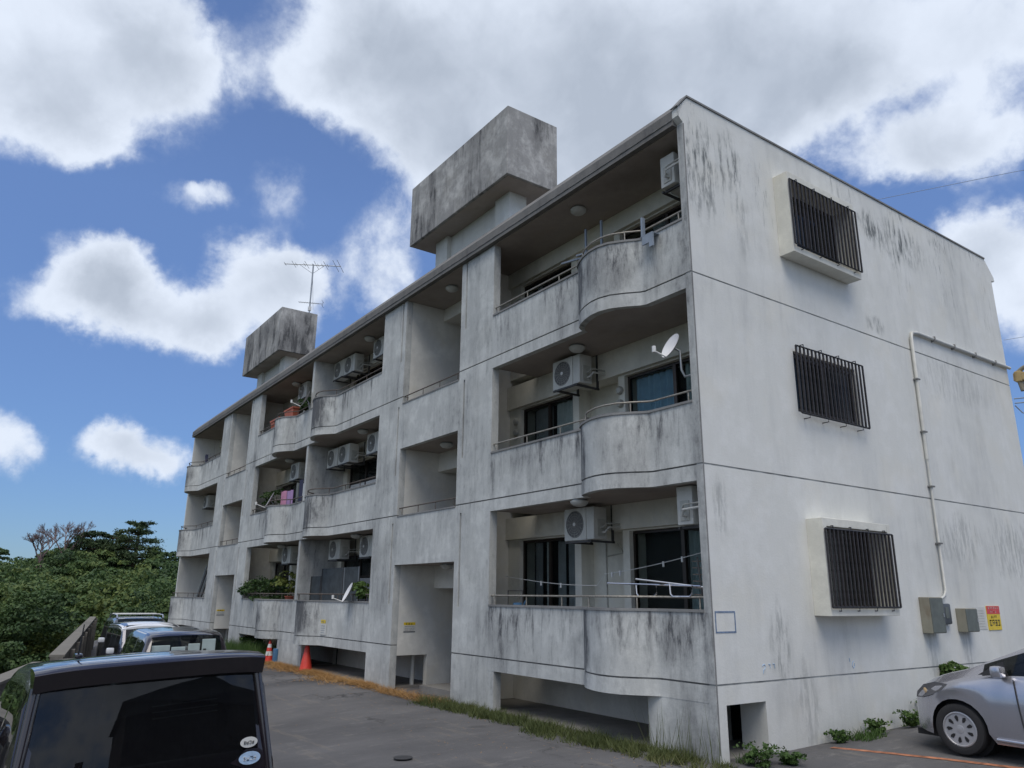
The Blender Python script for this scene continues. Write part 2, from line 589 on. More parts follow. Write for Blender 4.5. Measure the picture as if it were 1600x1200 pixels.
M['cur_white'] = simple('white_curtain', (.62, .66, .66), .9)
M['cur_grey'] = simple('grey_curtain', (.34, .35, .36), .9)
M['cur_blue'] = simple('blue_curtain', (.28, .45, .60), .9)
M['cur_teal'] = simple('teal_curtain', (.36, .43, .44), .9)
M['ac'] = concrete('ac_casing', (.55, .55, .51), (.20, .19, .16), streak=.35, patch=.5, sscale=9, rough=.5)
M['ac_side'] = simple('ac_side_panel', (.40, .40, .36), .55, var=.2, scale=5)
M['ac_grille'] = simple('ac_grille', (.12, .12, .12), .6)
M['steel'] = simple('galvanised_steel', (.33, .35, .36), .45, .6)
M['brack'] = simple('dark_bracket', (.06, .06, .06), .7)
M['white'] = simple('white_plastic', (.66, .66, .64), .45, var=.05)
M['dish'] = simple('dish_paint', (.66, .65, .65), .5, var=.06)
M['lampglass'] = simple('opal_lamp_cover', (.50, .50, .46), .35, var=.1)
M['pvc'] = simple('painted_conduit', (.54, .54, .50), .5, var=.1)
M['blue'] = simple('blue_grey_metal', (.22, .26, .31), .5)
M['redplastic'] = simple('faded_red_plastic', (.62, .055, .035), .5, var=.12)
M['terracotta'] = simple('terracotta_planter', (.42, .11, .06), .7)
M['pink'] = simple('pink_cloth', (.55, .25, .36), .9)
M['purple'] = simple('mauve_cloth', (.34, .22, .40), .9)
M['navy'] = simple('navy_cloth', (.03, .035, .07), .9)
M['bluecloth'] = simple('blue_cloth', (.07, .17, .30), .9)
M['signred'] = simple('sign_red', (.62, .06, .06), .5, var=.05)
M['signyellow'] = simple('sign_yellow', (.72, .52, .03), .5, var=.05)
M['paper'] = simple('weathered_paper', (.58, .58, .54), .8, var=.08)
M['ink'] = simple('printed_ink', (.05, .05, .05), .8)
M['marker'] = simple('blue_marker', (.16, .22, .32), .8, var=.3, scale=20)
M['faintblue'] = simple('faint_blue_chalk', (.34, .47, .62), .9, var=.2, scale=30)
M['meter'] = concrete('rusty_box_paint', (.26, .25, .20), (.16, .12, .08), streak=.5, patch=.6, sscale=9)
M['meter2'] = simple('grey_box_paint', (.12, .135, .12), .6, var=.2)
M['darkplastic'] = simple('dark_grey_plastic', (.07, .08, .09), .5)
M['van'] = paint('dark_purple_paint', (.014, .010, .014), .2, .22)
M['darkpaint'] = paint('dark_maroon_paint', (.018, .013, .018), .2, .22)
M['silver'] = paint('silver_mauve_paint', (.46, .46, .50), .7, .24)
M['whitepaint'] = paint('white_roof_paint', (.72, .74, .76), .0, .3)
M['navypaint'] = paint('navy_paint', (.03, .035, .06), .4, .25)
M['greypaint'] = paint('grey_paint', (.10, .11, .12), .5, .3)
M['autoglass'] = glass('car_glass', (.010, .012, .012), .35, .015)
M['clearglass'] = glass('clear_car_glass', (.010, .012, .012), .85, .015)
M['privacy'] = glass('privacy_glass', (.006, .006, .007), .30, .012)
M['tyre'] = simple('tyre_rubber', (.022, .022, .023), .85)
M['blackplastic'] = simple('black_trim', (.015, .015, .016), .6)
M['hub'] = simple('silver_wheel_cover', (.46, .46, .47), .4, .5)
M['chrome'] = simple('chrome', (.6, .6, .62), .15, .9, var=.03)
M['lamp'] = simple('headlamp_lens', (.13, .13, .14), .12, .4)
M['indic'] = simple('indicator_lens', (.62, .45, .25), .2)
M['shade'] = simple('sunshade_foil', (.80, .88, .86), .4, .2)
M['redlens'] = simple('tail_lamp_red', (.25, .01, .01), .2)
M['tan'] = concrete('tan_bracket', (.48, .36, .17), (.14, .10, .07), streak=.5, patch=.5, sscale=12)
M['bark'] = simple('bark', (.10, .075, .055), .9, var=.3)
M['deadwood'] = simple('dead_wood', (.17, .12, .11), .9, var=.3)
M['orange_line'] = simple('worn_orange_paint', (.33, .135, .07), .85, var=.55, scale=9)
M['iron'] = simple('manhole_iron', (.035, .035, .037), .8)
M['mesh'] = simple('shade_net', (.055, .065, .07), .9, var=.25)


def leafmat(name, c1, c2, c3, rough=.6):
    m, t, b = new_mat(name)
    g = N(t, 'ShaderNodeNewGeometry')
    r = N(t, 'ShaderNodeValToRGB')
    e = r.color_ramp.elements
    e[0].position, e[0].color = 0, rgb(c1)
    e[1].position, e[1].color = 1, rgb(c3)
    q = e.new(.55)
    q.color = rgb(c2)
    tc = N(t, 'ShaderNodeTexCoord')
    n = N(t, 'ShaderNodeTexNoise')
    n.inputs['Scale'].default_value = .22
    n.inputs['Detail'].default_value = 4
    LK(t, g.outputs['Position'], n.inputs['Vector'])
    mx = N(t, 'ShaderNodeMath', operation='MULTIPLY_ADD')
    LK(t, g.outputs['Random Per Island'], mx.inputs[0])
    mx.inputs[1].default_value = .35
    n2 = N(t, 'ShaderNodeMapRange')
    n2.inputs[1].default_value = .35
    n2.inputs[2].default_value = .7
    n2.inputs[3].default_value = 0
    n2.inputs[4].default_value = .65
    LK(t, n.outputs[0], n2.inputs[0])
    LK(t, n2.outputs[0], mx.inputs[2])
    LK(t, mx.outputs[0], r.inputs[0])
    LK(t, r.outputs[0], b.inputs['Base Color'])
    b.inputs['Roughness'].default_value = rough
    b.inputs['Specular IOR Level'].default_value = .25
    tl = N(t, 'ShaderNodeBsdfTranslucent')
    LK(t, r.outputs[0], tl.inputs[0])
    ms = N(t, 'ShaderNodeMixShader')
    ms.inputs[0].default_value = .25
    LK(t, b.outputs[0], ms.inputs[1])
    LK(t, tl.outputs[0], ms.inputs[2])
    LK(t, ms.outputs[0], t.nodes['Material Output'].inputs[0])
    return m


M['wood'] = leafmat('wood_foliage', (.028, .055, .026), (.075, .125, .040), (.17, .20, .055))
M['pine'] = leafmat('pine_foliage', (.035, .060, .032), (.06, .095, .042), (.10, .125, .05))
M['lime'] = leafmat('yellow_green_foliage', (.07, .11, .03), (.12, .15, .035), (.16, .18, .045))
M['weed'] = leafmat('weed_leaves', (.04, .08, .022), (.07, .125, .032), (.13, .18, .05))
M['grass'] = leafmat('grass_blades', (.055, .08, .03), (.11, .13, .045), (.26, .22, .10))
M['dry'] = leafmat('dry_grass', (.30, .17, .065), (.42, .25, .10), (.50, .33, .15))
M['pot'] = leafmat('potted_leaves', (.03, .06, .02), (.055, .10, .03), (.10, .15, .04))


def asphalt():
    m, t, b = new_mat('asphalt')
    tc = N(t, 'ShaderNodeTexCoord')
    V = tc.outputs['Object']

    def noise(sc, det, ro, ms=(1, 1, 1)):
        mp = N(t, 'ShaderNodeMapping')
        mp.inputs['Scale'].default_value = ms
        mp.inputs['Rotation'].default_value = (0, 0, .5)
        LK(t, V, mp.inputs[0])
        n = N(t, 'ShaderNodeTexNoise')
        n.inputs['Scale'].default_value = sc
        n.inputs['Detail'].default_value = det
        n.inputs['Roughness'].default_value = ro
        LK(t, mp.outputs[0], n.inputs[0])
        return n.outputs[0]

    def ramp(f, a, ca, c, cc):
        r = N(t, 'ShaderNodeValToRGB')
        r.color_ramp.elements[0].position = a
        r.color_ramp.elements[0].color = rgb(ca)
        r.color_ramp.elements[1].position = c
        r.color_ramp.elements[1].color = rgb(cc)
        LK(t, f, r.inputs[0])
        return r.outputs[0]
    a = ramp(noise(.5, 8, .65, (1, .5, 1)), .3, (.055, .055, .058), .72, (.145, .142, .142))
    f = ramp(noise(160, 3, .8), .3, (.55, .55, .55), .75, (1.35, 1.35, 1.35))
    mx = N(t, 'ShaderNodeMix', data_type='RGBA', blend_type='MULTIPLY')
    mx.inputs[0].default_value = 1
    LK(t, a, mx.inputs[6])
    LK(t, f, mx.inputs[7])
    s = ramp(noise(3.2, 7, .75, (1.5, .5, 1)), .56, (0, 0, 0), .72, (.5, .5, .5))
    m2 = N(t, 'ShaderNodeMix', data_type='RGBA')
    LK(t, s, m2.inputs[0])
    LK(t, mx.outputs[2], m2.inputs[6])
    m2.inputs[7].default_value = (.24, .23, .215, 1)
    vo = N(t, 'ShaderNodeTexVoronoi', feature='DISTANCE_TO_EDGE')
    vo.inputs['Scale'].default_value = .42
    dn = N(t, 'ShaderNodeTexNoise')
    dn.inputs['Scale'].default_value = 1.6
    dn.inputs['Detail'].default_value = 7
    dn.inputs['Roughness'].default_value = .7
    LK(t, V, dn.inputs[0])
    dv = N(t, 'ShaderNodeVectorMath', operation='MULTIPLY_ADD')
    LK(t, dn.outputs['Color'], dv.inputs[0])
    dv.inputs[1].default_value = (1.3, 1.3, 1.3)
    LK(t, V, dv.inputs[2])
    LK(t, dv.outputs[0], vo.inputs['Vector'])
    ck = ramp(vo.outputs['Distance'], .004, (1, 1, 1), .014, (0, 0, 0))
    cm = ramp(noise(.35, 3, .5), .50, (0, 0, 0), .58, (1, 1, 1))
    cf = N(t, 'ShaderNodeMath', operation='MULTIPLY')
    LK(t, ck, cf.inputs[0])
    LK(t, cm, cf.inputs[1])
    m3 = N(t, 'ShaderNodeMix', data_type='RGBA')
    LK(t, cf.outputs[0], m3.inputs[0])
    LK(t, m2.outputs[2], m3.inputs[6])
    m3.inputs[7].default_value = (.025, .024, .024, 1)
    # dusty straw coloured seams and oil stains
    ds = ramp(noise(1.1, 9, .78, (.35, 2.2, 1)), .56, (0, 0, 0), .68, (.6, .6, .6))
    m4 = N(t, 'ShaderNodeMix', data_type='RGBA')
    LK(t, ds, m4.inputs[0])
    LK(t, m3.outputs[2], m4.inputs[6])
    m4.inputs[7].default_value = (.19, .165, .13, 1)
    os_ = ramp(noise(.9, 3, .5), .66, (0, 0, 0), .74, (.6, .6, .6))
    m5 = N(t, 'ShaderNodeMix', data_type='RGBA')
    LK(t, os_, m5.inputs[0])
    LK(t, m4.outputs[2], m5.inputs[6])
    m5.inputs[7].default_value = (.03, .03, .031, 1)
    LK(t, m5.outputs[2], b.inputs['Base Color'])
    b.inputs['Roughness'].default_value = .88
    bp = N(t, 'ShaderNodeBump')
    bp.inputs['Strength'].default_value = .6
    bp.inputs['Distance'].default_value = .004
    LK(t, noise(160, 3, .8), bp.inputs['Height'])
    LK(t, bp.outputs[0], b.inputs['Normal'])
    return m


M['asphalt'] = asphalt()
M['soil'] = concrete('forest_soil', (.045, .05, .028), (.02, .025, .015), streak=.1, patch=.4)
M['wallold'] = concrete('old_guard_wall_concrete', (.12, .112, .10), (.05, .05, .045), light=(.22, .205, .18), streak=.6, patch=.6)
M['wallcap'] = concrete('guard_wall_top', (.17, .16, .14), (.10, .095, .085), streak=.2, patch=.5)
M['floor'] = concrete('dusty_concrete', (.22, .21, .19), (.10, .09, .08), streak=.1, patch=.6)


# ------------------------------------------------------------------ ground
def sm(x):
    x = max(0., min(1., x))
    return x*x*(3-2*x)


def g(x, y):
    r = sm((x+.6)/1.2)*(.045*min(max(y, 0), 8)+.012*max(x, 0))
    lft = -.026*max(0, -x-1.5)*sm((-y-1.5)/3.0)
    return r+max(lft, -.5)


def grid(xs, ys, zf):
    v = [(x, y, zf(x, y)) for y in ys for x in xs]
    n = len(xs)
    f = [(j*n+i, j*n+i+1, (j+1)*n+i+1, (j+1)*n+i) for j in range(len(ys)-1) for i in range(n-1)]
    return v, f


def lin(a, b, n):
    return [a+(b-a)*i/(n-1) for i in range(n)]


# guard wall plan line
WL = [(9.0, -10.9), (-5.0, -7.36), (-9.3, -6.18), (-32.0, -2.75)]


def wall_y(x):
    p = WL
    if x >= p[0][0]:
        return p[0][1]-(x-p[0][0])*.25
    for (x0, y0), (x1, y1) in zip(p, p[1:]):
        if x1 <= x <= x0:
            return y0+(y1-y0)*(x-x0)/(x1-x0)
    return p[-1][1]+(p[-1][0]-x)*.15


xs = lin(-34, 34, 137)
mb = MB()
n = len(xs)
rows = 60
vv_ = []
for j in range(rows):
    for x in xs:
        y0 = wall_y(x)
        y = y0+(34-y0)*(j/(rows-1))**1.3
        vv_.append((x, y, g(x, y)))
mb.add(vv_, [(j*n+i, j*n+i+1, (j+1)*n+i+1, (j+1)*n+i) for j in range(rows-1) for i in range(n-1)])
mb.build('parking_lot', M['asphalt'], smooth=40, kind='structure')


def terrain(x, y):
    """land beyond the lot: drops behind the guard wall, rises to a wooded hill in the west"""
    lot = sm((x+38)/5)*sm((y-(wall_y(x)-1.2))/1.4)*sm((36-x)/3)*sm((36-y)/3)
    low = -9.0
    hill = 11.5*math.exp(-(((x+82)/32)**2+((y-2-(0))/34)**2))
    z = low+hill+1.2*math.sin(x*.11+y*.07)
    far = math.hypot(x, y)
    z = z*(1-sm((far-160)/200))+(-14)*sm((far-160)/200)
    return z*(1-lot)+(-.9)*lot


xs = sorted(set([-1200, -800, -500, -350, -250]+lin(-200, -40, 41)+lin(-38, 38, 77)+[45, 60, 80, 110, 160, 250, 500, 1200]))
ys = sorted(set([-1200, -600, -300, -160]+lin(-110, -16, 32)+lin(-14, 40, 55)+[50, 65, 85, 110, 160, 300, 600, 1200]))
mb = MB()
mb.add(*grid(xs, ys, terrain))
mb.build('hillside', M['soil'], smooth=60, kind='structure')

# ------------------------------------------------------------------ apartment building
BLD = thing('apartment_building', 'long weathered three storey concrete apartment block with rounded balcony fronts', 'building')
JS = (.9, 3.7, 6.5)
TOPZ = 8.95
X_END = -30.15
BP = [(0, 0), (.02, -.06), (.08, -.14), (.18, -.21), (.3, -.27), (.45, -.33), (.65, -.38), (.85, -.385), (1.05, -.33), (1.25, -.19), (1.42, -.04), (1.5, 0)]


def bpath(x0, x1, bs, k=1.0):
    return [(x0, 0)]+[(bs+dx*k, dy) for dx, dy in BP]+[(x1, 0)]


# units: opening x0..x1, bulge start, mirrored window map
UN = [dict(n='D', x0=-5.15, x1=-.12, bs=-2.43, k=1.0, mx=lambda x: x, base=(-4.96, -1.2)),
      dict(n='C', x0=-15.1, x1=-10.2, bs=-14.5, k=1.0, mx=lambda x: -15.3-x, base=(-14.3, -10.2)),
      dict(n='B', x0=-20.2, x1=-15.25, bs=-17.9, k=1.1, mx=lambda x: -30.36+.15+x, base=(-20.1, -16.3)),
      dict(n='A', x0=-30.03, x1=-25.1, bs=-29.75, k=1.0, mx=lambda x: -30.18-x, base=(-29.6, -26.2))]
UN[2]['mx'] = lambda x: -15.06+x
for U in UN:
    for J in JS:
        pth = bpath(U['x0'], U['x1'], U['bs'], U['k'])
        pp = MB()
        pp.strip(pth, J-.22, J-.012)
        pp.strip(pth, J+.012, J+.87)
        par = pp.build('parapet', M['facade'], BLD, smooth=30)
        MB().strip(pth, J-.012, J+.012, .015, .09).build('joint', M['groove'], par)
        MB().strip([(x, y-.015) for x, y in pth[:1]]+[(x-(.01 if 0 < i < 5 else 0), y-.02) for i, (x, y) in enumerate(pth[1:-1])]+[(pth[-1][0], pth[-1][1]-.015)], J+.87, J+.905, 0, .15).build('coping', M['cap'], par)
        # floor slab
        poly = [(x, y+.1) for x, y in pth]+[(U['x1'], 1.9), (U['x0'], 1.9)]
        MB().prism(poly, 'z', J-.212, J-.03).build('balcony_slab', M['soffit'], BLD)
    # lintel of ground opening continues to the roof slab
# piers: (x0,x1, slot_at)
PI = [(-6.4, -5.15, -6.23, -6.17, 1), (-10.2, -8.98, -9.2, -9.13, 0), (-21.35, -20.2, -21.17, -21.1, 1), (-25.1, -23.9, -24.13, -24.06, 0)]
for (a, b_, s0, s1, side) in PI:
    p = MB()
    zc = -.5
    for k, J in enumerate(list(JS)+[None]):
        z1 = J-.012 if J else TOPZ
        if k == 0:
            p.box(a, b_, 0, .16, zc, z1)
        else:
            lo, hi = {1: (1.75, 3.53), 2: (4.63, 6.28), 3: (7.4, TOPZ)}[k]
            p.box(a, s0, 0, .16, zc, z1)
            p.box(s1, b_, 0, .16, zc, z1)
            p.box(s0, s1, 0, .16, zc, lo)
            p.box(s0, s1, .055, .16, lo, hi)
            if hi < z1:
                p.box(s0, s1, 0, .16, hi, z1)
        if J:
            zc = J+.012
    pr = p.build('pier', M['pier'], BLD)
    q = MB()
    for J in JS:
        q.box(a+.001, b_-.001, .015, .15, J-.012, J+.012)
    q.build('joint', M['groove'], pr)
# base piers of the crawl space
q = MB()
for a, b_ in ((-1.2, -.12), (-15.25-1.05, -14.3), (-25.1-1.1, -25.1), (X_END+.12, -29.6), (-5.15, -4.96), (-20.2, -20.1)):
    q.box(a, b_, .003, .16, -.5, .682)
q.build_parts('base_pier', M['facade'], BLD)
# party fin between B and C, above the parapets
for J, top in ((.9, 3.48), (3.7, 6.28), (6.5, 8.95)):
    MB().box(-15.25, -15.1, .03, 1.9, J-.03, top).build('party_wall', M['pier'], BLD)
q = MB()
for J in JS:
    q.box(-15.25, -15.1, 0, .12, J-.22, J-.012)
    q.box(-15.25, -15.1, 0, .03, J+.012, J+.87)
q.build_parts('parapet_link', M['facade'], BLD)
# stair bays
for (a, b_) in ((-8.98, -6.4), (-23.9, -21.35)):
    p = MB()
    p.box(a, b_, 0, .12, 2.6, 3.66)
    p.box(a, b_, 0, .12, 5.24, 6.31)
    par = p.build_parts('stair_parapet', M['facade'], BLD)
    for pr_, zc_ in zip(par, (3.66, 6.31)):
        MB().box(a+.02, b_-.02, -.015, .135, zc_, zc_+.03).build('coping', M['cap'], pr_)
    p = MB()
    # left wall with its crawl opening, right wall
    p.box(a-.15, a, .161, 4, .68, TOPZ)
    p.box(a-.15, a, .92, 4, -.3, .68)
    p.box(b_, b_+.15, .161, 4, -.3, TOPZ)
    p.box(a, b_, 4, 4.12, -.3, TOPZ)
    p.build_parts('stair_side_wall', M['stairwall'], BLD)
    p = MB()
    for z0, z1 in ((2.605, 2.8), (5.245, 5.45)):
        p.box(a, b_, .12, 1.04, z0, z1)
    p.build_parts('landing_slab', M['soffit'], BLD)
    p = MB()
    for z0, z1 in ((8.62, TOPZ-.003), (4.8, 5.42), (2.11, 2.78)):
        p.box(a, b_, 1.04, 1.25, z0, z1)
        p.box(a, b_, 1.25, 4, z0+.012, z1-.01)
    p.build_parts('landing_beam', M['stairwall'], BLD)
    MB().box(a+.65, b_, .4, 4, -.3, .13).build('entrance_step', M['floor'], BLD)
    MB().tube([(a-.35, .75, -.1), (a-.35, .75, .68)], .05, 10).build('drain_pipe', M['pvc'], BLD, smooth=40)
    # stair rails
    for zz in (3.69, 6.34):
        r = MB().tube([(a+.02, .05, zz+.17), (b_-.02, .05, zz+.17)], .014, 8).build('handrail', M['rail_dark'], BLD, smooth=50)
        for i in range(4):
            x = a+.15+(b_-a-.3)*i/3
            MB().tube([(x, .05, zz), (x, .05, zz+.17)], .009, 6).build('baluster', M['rail_dark'], r)
    # flight of steps going up to the back
    st = MB()
    for i in range(9):
        st.box(a+.1, a+1.2, 1.5+.26*i, 1.76+.26*i, .13+.2*i, .33+.2*i)
    st.build('stair_flight', M['floor'], BLD)

# end wall in storey-high bands with the window openings left open


def zt(y):
    return 9.48


ew = MB()
ew.box(-.12, 0, 0, .17, -.5, .888)
ew.box(-.12, 0, .95, 10.2, -.5, .888)
ew.box(-.12, 0, .17, .95, .66, .888)


def band(y0, y1, z0, z1, o):
    a, b_, c, d = o
    ew.box(-.12, 0, y0, a, z0, z1)
    ew.box(-.12, 0, b_, y1, z0, z1)
    ew.box(-.12, 0, a, b_, z0, c)
    ew.box(-.12, 0, a, b_, d, z1)


band(0, 10.2, .912, 3.688, (2.28, 3.95, 1.8, 3.0))
band(0, 10.2, 3.712, 6.488, (2.28, 4.02, 4.75, 5.74))
ew.prism([(0, 6.512), (2.28, 6.512), (2.28, 9.46), (.12, 9.46), (-.1, 9.2), (-.1, 9.06), (0, 8.98)], 'x', -.12, 0)
ew.box(-.12, 0, 2.28, 4.02, 6.512, 7.44)
ew.box(-.12, 0, 2.28, 4.02, 8.66, 9.46)
ew.prism([(4.02, 6.512), (10.2, 6.512), (10.2, 8.98), (10.36, 9.0), (10.34, 9.1), (10.0, 9.46), (4.02, 9.46)], 'x', -.12, 0)
EW = ew.build('end_wall', M['endwall'], BLD)
q = MB()
for J in JS:
    q.box(-.11, -.008, .001, 10.19, J-.012, J+.012)
q.build('joint', M['groove2'], EW)
# thin reveal strip where the plastered front meets the painted end (vertical joint)
MB().box(-.001, .0045, -.002, .016, .1, 8.96).build('corner_joint', M['cap'], EW)
q = MB()
q.prism([(-.12, 9.2), (.1, 9.463), (.1, 9.495), (-.135, 9.215)], 'x', -.12, .02)
q.box(-.12, .02, .1, 10.0, 9.463, 9.495)
q.build('coping', M['cap'], EW)
# core: back wall, far wall, inner walls
q = MB()
q.box(X_END, -.12, 10.08, 10.2, -.5, 8.94)
q.box(X_END, X_END+.12, 0, 10.08, -.5, 8.94)
q.build_parts('outer_wall', M['endwall'], BLD)
q = MB()
q.box(X_END+.12, -.13, 1.95, 2.05, -.4, .66)
q.box(X_END+.12, -.13, 1.9, 2.0, .7, 8.94)
for z in (3.5, 6.3):
    q.box(X_END+.12, -.13, 2.0, 10.07, z, z+.18)
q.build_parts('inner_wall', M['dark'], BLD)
# crawl space: light back wall and dusty floor
for a, b_ in ((-6.24, -1.0), (-15.0, -9.14), (-21.2, -15.3), (X_END+.13, -24.06)):
    MB().box(a, b_, 1.35, 1.45, -.3, .685).build('crawl_wall', M['stairwall'], BLD)
    MB().box(a, b_, .02, 1.35, -.3, .03).build('crawl_floor', M['floor'], BLD)
MB().box(-.42, -.121, .951, 1.2, -.3, .685).build('crawl_jamb', M['endwall'], BLD)
MB().box(-.95, -.13, .02, 1.9, -.3, .02).build('crawl_floor', M['floor'], BLD)
for z0_, z1_ in ((-.4, .888), (.912, 3.688), (3.712, 6.488), (6.512, 8.96)):
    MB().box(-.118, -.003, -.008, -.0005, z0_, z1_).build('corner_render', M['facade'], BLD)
# roof slab with chamfered edge
rf = [(-.1, TOPZ), (-.1, 9.2), (.12, 9.46), (.35, 9.46), (.35, 9.15), (9.8, 9.15), (9.8, 9.46), (10.0, 9.46), (10.34, 9.1), (10.34, TOPZ)]
RF = MB()
RF.prism(rf, 'x', X_END-.05, -.121)
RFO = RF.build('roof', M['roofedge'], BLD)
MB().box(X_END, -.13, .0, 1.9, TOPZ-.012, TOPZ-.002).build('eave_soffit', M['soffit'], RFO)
q = MB()
q.box(X_END-.05, -.121, -.112, -.101, 9.03, 9.045)
q.build('drip_groove', M['groove'], RFO)

# balcony back walls and windows


def curtain(x0, x1, y, z0, z1, amp=.03, per=.14):
    nn = max(8, int((x1-x0)/.03))
    v, f = [], []
    for i in range(nn+1):
        x = x0+(x1-x0)*i/nn
        yy = y+amp*math.sin(2*math.pi*x/per+math.sin(x*5))
        v += [(x, yy, z0), (x, yy, z1)]
    f = [(2*i, 2*i+2, 2*i+3, 2*i+1) for i in range(nn)]
    return MB().add(v, f)


CUR = {('D', 0, 0): [(0.15, .3, 'cur_grey'), (.36, .46, 'cur_white'), (.55, .7, 'cur_grey'), (.76, .9, 'cur_grey')],
       ('D', 0, 1): [(.5, 1, 'cur_teal')],
       ('D', 1, 0): [(.15, .48, 'cur_grey'), (.55, .92, 'cur_white')], ('D', 1, 1): [(0.03, .47, 'cur_blue'), (.55, 1, 'cur_teal')],
       ('D', 2, 0): [(.2, .3, 'cur_grey')], ('D', 2, 1): [(.3, .7, 'cur_grey')],
       ('C', 1, 0): [(.4, .95, 'cur_blue')], ('B', 1, 0): [(.5, .9, 'cur_grey')], ('C', 2, 0): [(.1, .3, 'cur_grey')]}


def window(x0, x1, z0, z1, y, key, panel=False):
    if x0 > x1:
        x0, x1 = x1, x0
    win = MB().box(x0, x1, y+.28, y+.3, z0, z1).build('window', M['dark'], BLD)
    fr = MB()
    t_ = .045
    ya, yb = y-.012, y+.05
    fr.box(x0, x1, ya, yb, z1-t_, z1)
    fr.box(x0, x1, ya, yb, z0, z0+t_)
    fr.box(x0, x0+t_, ya, yb, z0+t_, z1-t_)
    fr.box(x1-t_, x1, ya, yb, z0+t_, z1-t_)
    xm = (x0+x1)/2
    fr.box(xm-.035, xm+.035, ya+.004, yb-.004, z0+t_, z1-t_)
    if panel:
        fr.box(x0+t_, x1-t_, ya+.006, yb-.006, z1-.62, z1-.56)
    fr.build('frame', M['bronze'], win)
    MB().box(x0+t_, xm-.035, y+.012, y+.018, z0+t_, z1-t_).build('pane', M['pane'], win)
    MB().box(xm+.035, x1-t_, y+.026, y+.032, z0+t_, z1-t_).build('pane', M['pane'], win)
    if panel:
        MB().box(x0+t_, x1-t_, y+.002, y+.009, z0+t_, z1-.63).build('lower_panel', M['white'], win)
    for a, b_, mt in CUR.get(key, []):
        curtain(x0+(x1-x0)*a+.05*(a == 0), x0+(x1-x0)*b_, y+.12, z0+.06, z1-.05).build('curtain', M[mt], win)
    return win


for U in UN:
    mx = U['mx']
    for k, J in enumerate(JS):
        z0 = J-.03
        z1 = (JS[k+1]-.212) if k < 2 else TOPZ-.012
        wz0, wz1 = J+.06, J+2.13 - (.0 if k == 0 else .07)
        q = MB()

        def piece(a, b_, y0, y1, c, d):
            a, b_ = mx(a), mx(b_)
            q.box(min(a, b_), max(a, b_), y0, y1, c, d)
        Y0, Y1 = 1.2, 1.9
        lo = -6.24
        piece(lo, -5.85, Y0, Y1, z0, z1)
        piece(-5.85, -4.13, Y0, Y1, wz1, z1)
        piece(-5.85, -4.13, Y0, Y1, z0, wz0)
        piece(-4.13, -3.95, Y0, Y1, z0, z1)
        piece(-3.95, -2.86, 1.5, Y1, z0, z1)
        piece(-2.86, -2.7, Y0, Y1, z0, z1)
        piece(-2.7, -.5, Y0, Y1, wz1, z1)
        piece(-2.7, -.5, Y0, Y1, z0, wz0)
        piece(-.5, -.13, Y0, Y1, z0, z1)
        q.build_parts('balcony_back_wall', M['inner'], BLD)
        # beam above the windows stands proud
        q = MB()
        piece(lo, -.13, 1.12, 1.195, wz1+.03, z1-.002)
        piece(-3.94, -2.87, 1.195, 1.499, wz1+.03, z1-.002)
        q.build_parts('lintel_beam', M['inner'], BLD)
        window(mx(-5.85), mx(-4.13), wz0, wz1, 1.3, (U['n'], k, 0))
        window(mx(-2.7), mx(-.5), wz0, wz1, 1.3, (U['n'], k, 1), panel=(U['n'] == 'C'))
        if k < 3:
            for zv in ((.55, 1.15) if k == 1 and U['n'] == 'D' else ()):
                for xv in (-5.98+.02, -2.78):
                    MB().lathe((mx(xv)-.02, 1.19, J+1.0+zv*.4+.35), (0, -1, 0), [(0, .075), (.03, .075), (.06, .05), (.065, 0.01)], 14).build('vent_cover', M['ac_side'], BLD, smooth=40)
    # inner side walls of the unit (towards the stairs) hidden behind the piers
    a = mx(-6.24)
# drain pipe in balcony corner of nearest unit
for k, J in enumerate(JS):
    MB().tube([(-5.9, .5, J-.03), (-5.9, .5, J+2.5-.02 if k == 2 else J+2.58)], .045, 10).build('drain_pipe', M['inner'], BLD, smooth=40)
# thin wall conduit in the recess
for J in JS[:1]:
    MB().tube([(-3.6, 1.485, J), (-3.6, 1.485, J+2.0)], .012, 6).build('conduit', M['ac_side'], BLD)
    MB().tube([(-3.6, 1.485, J+1.75), (-3.15, 1.485, J+1.8), (-3.1, 1.3, J+1.95)], .012, 6).build('conduit', M['ac_side'], BLD)

# balcony railings
for U in UN:
    for J in JS:
        pth = bpath(U['x0'], U['x1'], U['bs'], U['k'])
        pts = [(x+(.05 if 0 < i < 5 else 0), y+.06, J+1.06) for i, (x, y) in enumerate(pth)]
        if J == .9 and U['n'] == 'D':
            pts = [(x, y+.06, J+1.06) for x, y in pth]
        mt = M['rail'] if U['n'] == 'D' else M['rail_dark']
        r = MB().tube(pts, .015, 8).build('handrail', mt, BLD, smooth=60)
        L_ = U['x1']-U['x0']
        for i in range(6):
            x = U['x0']+.12+(L_-.24)*i/5
            y = 0
            for (xa, ya), (xb, yb) in zip(pth, pth[1:]):
                if xa <= x <= xb and xb > xa:
                    y = ya+(yb-ya)*(x-xa)/(xb-xa)
            MB().tube([(x, y+.06, J+.905), (x, y+.06, J+1.06)], .011, 6).build('baluster', mt, r)

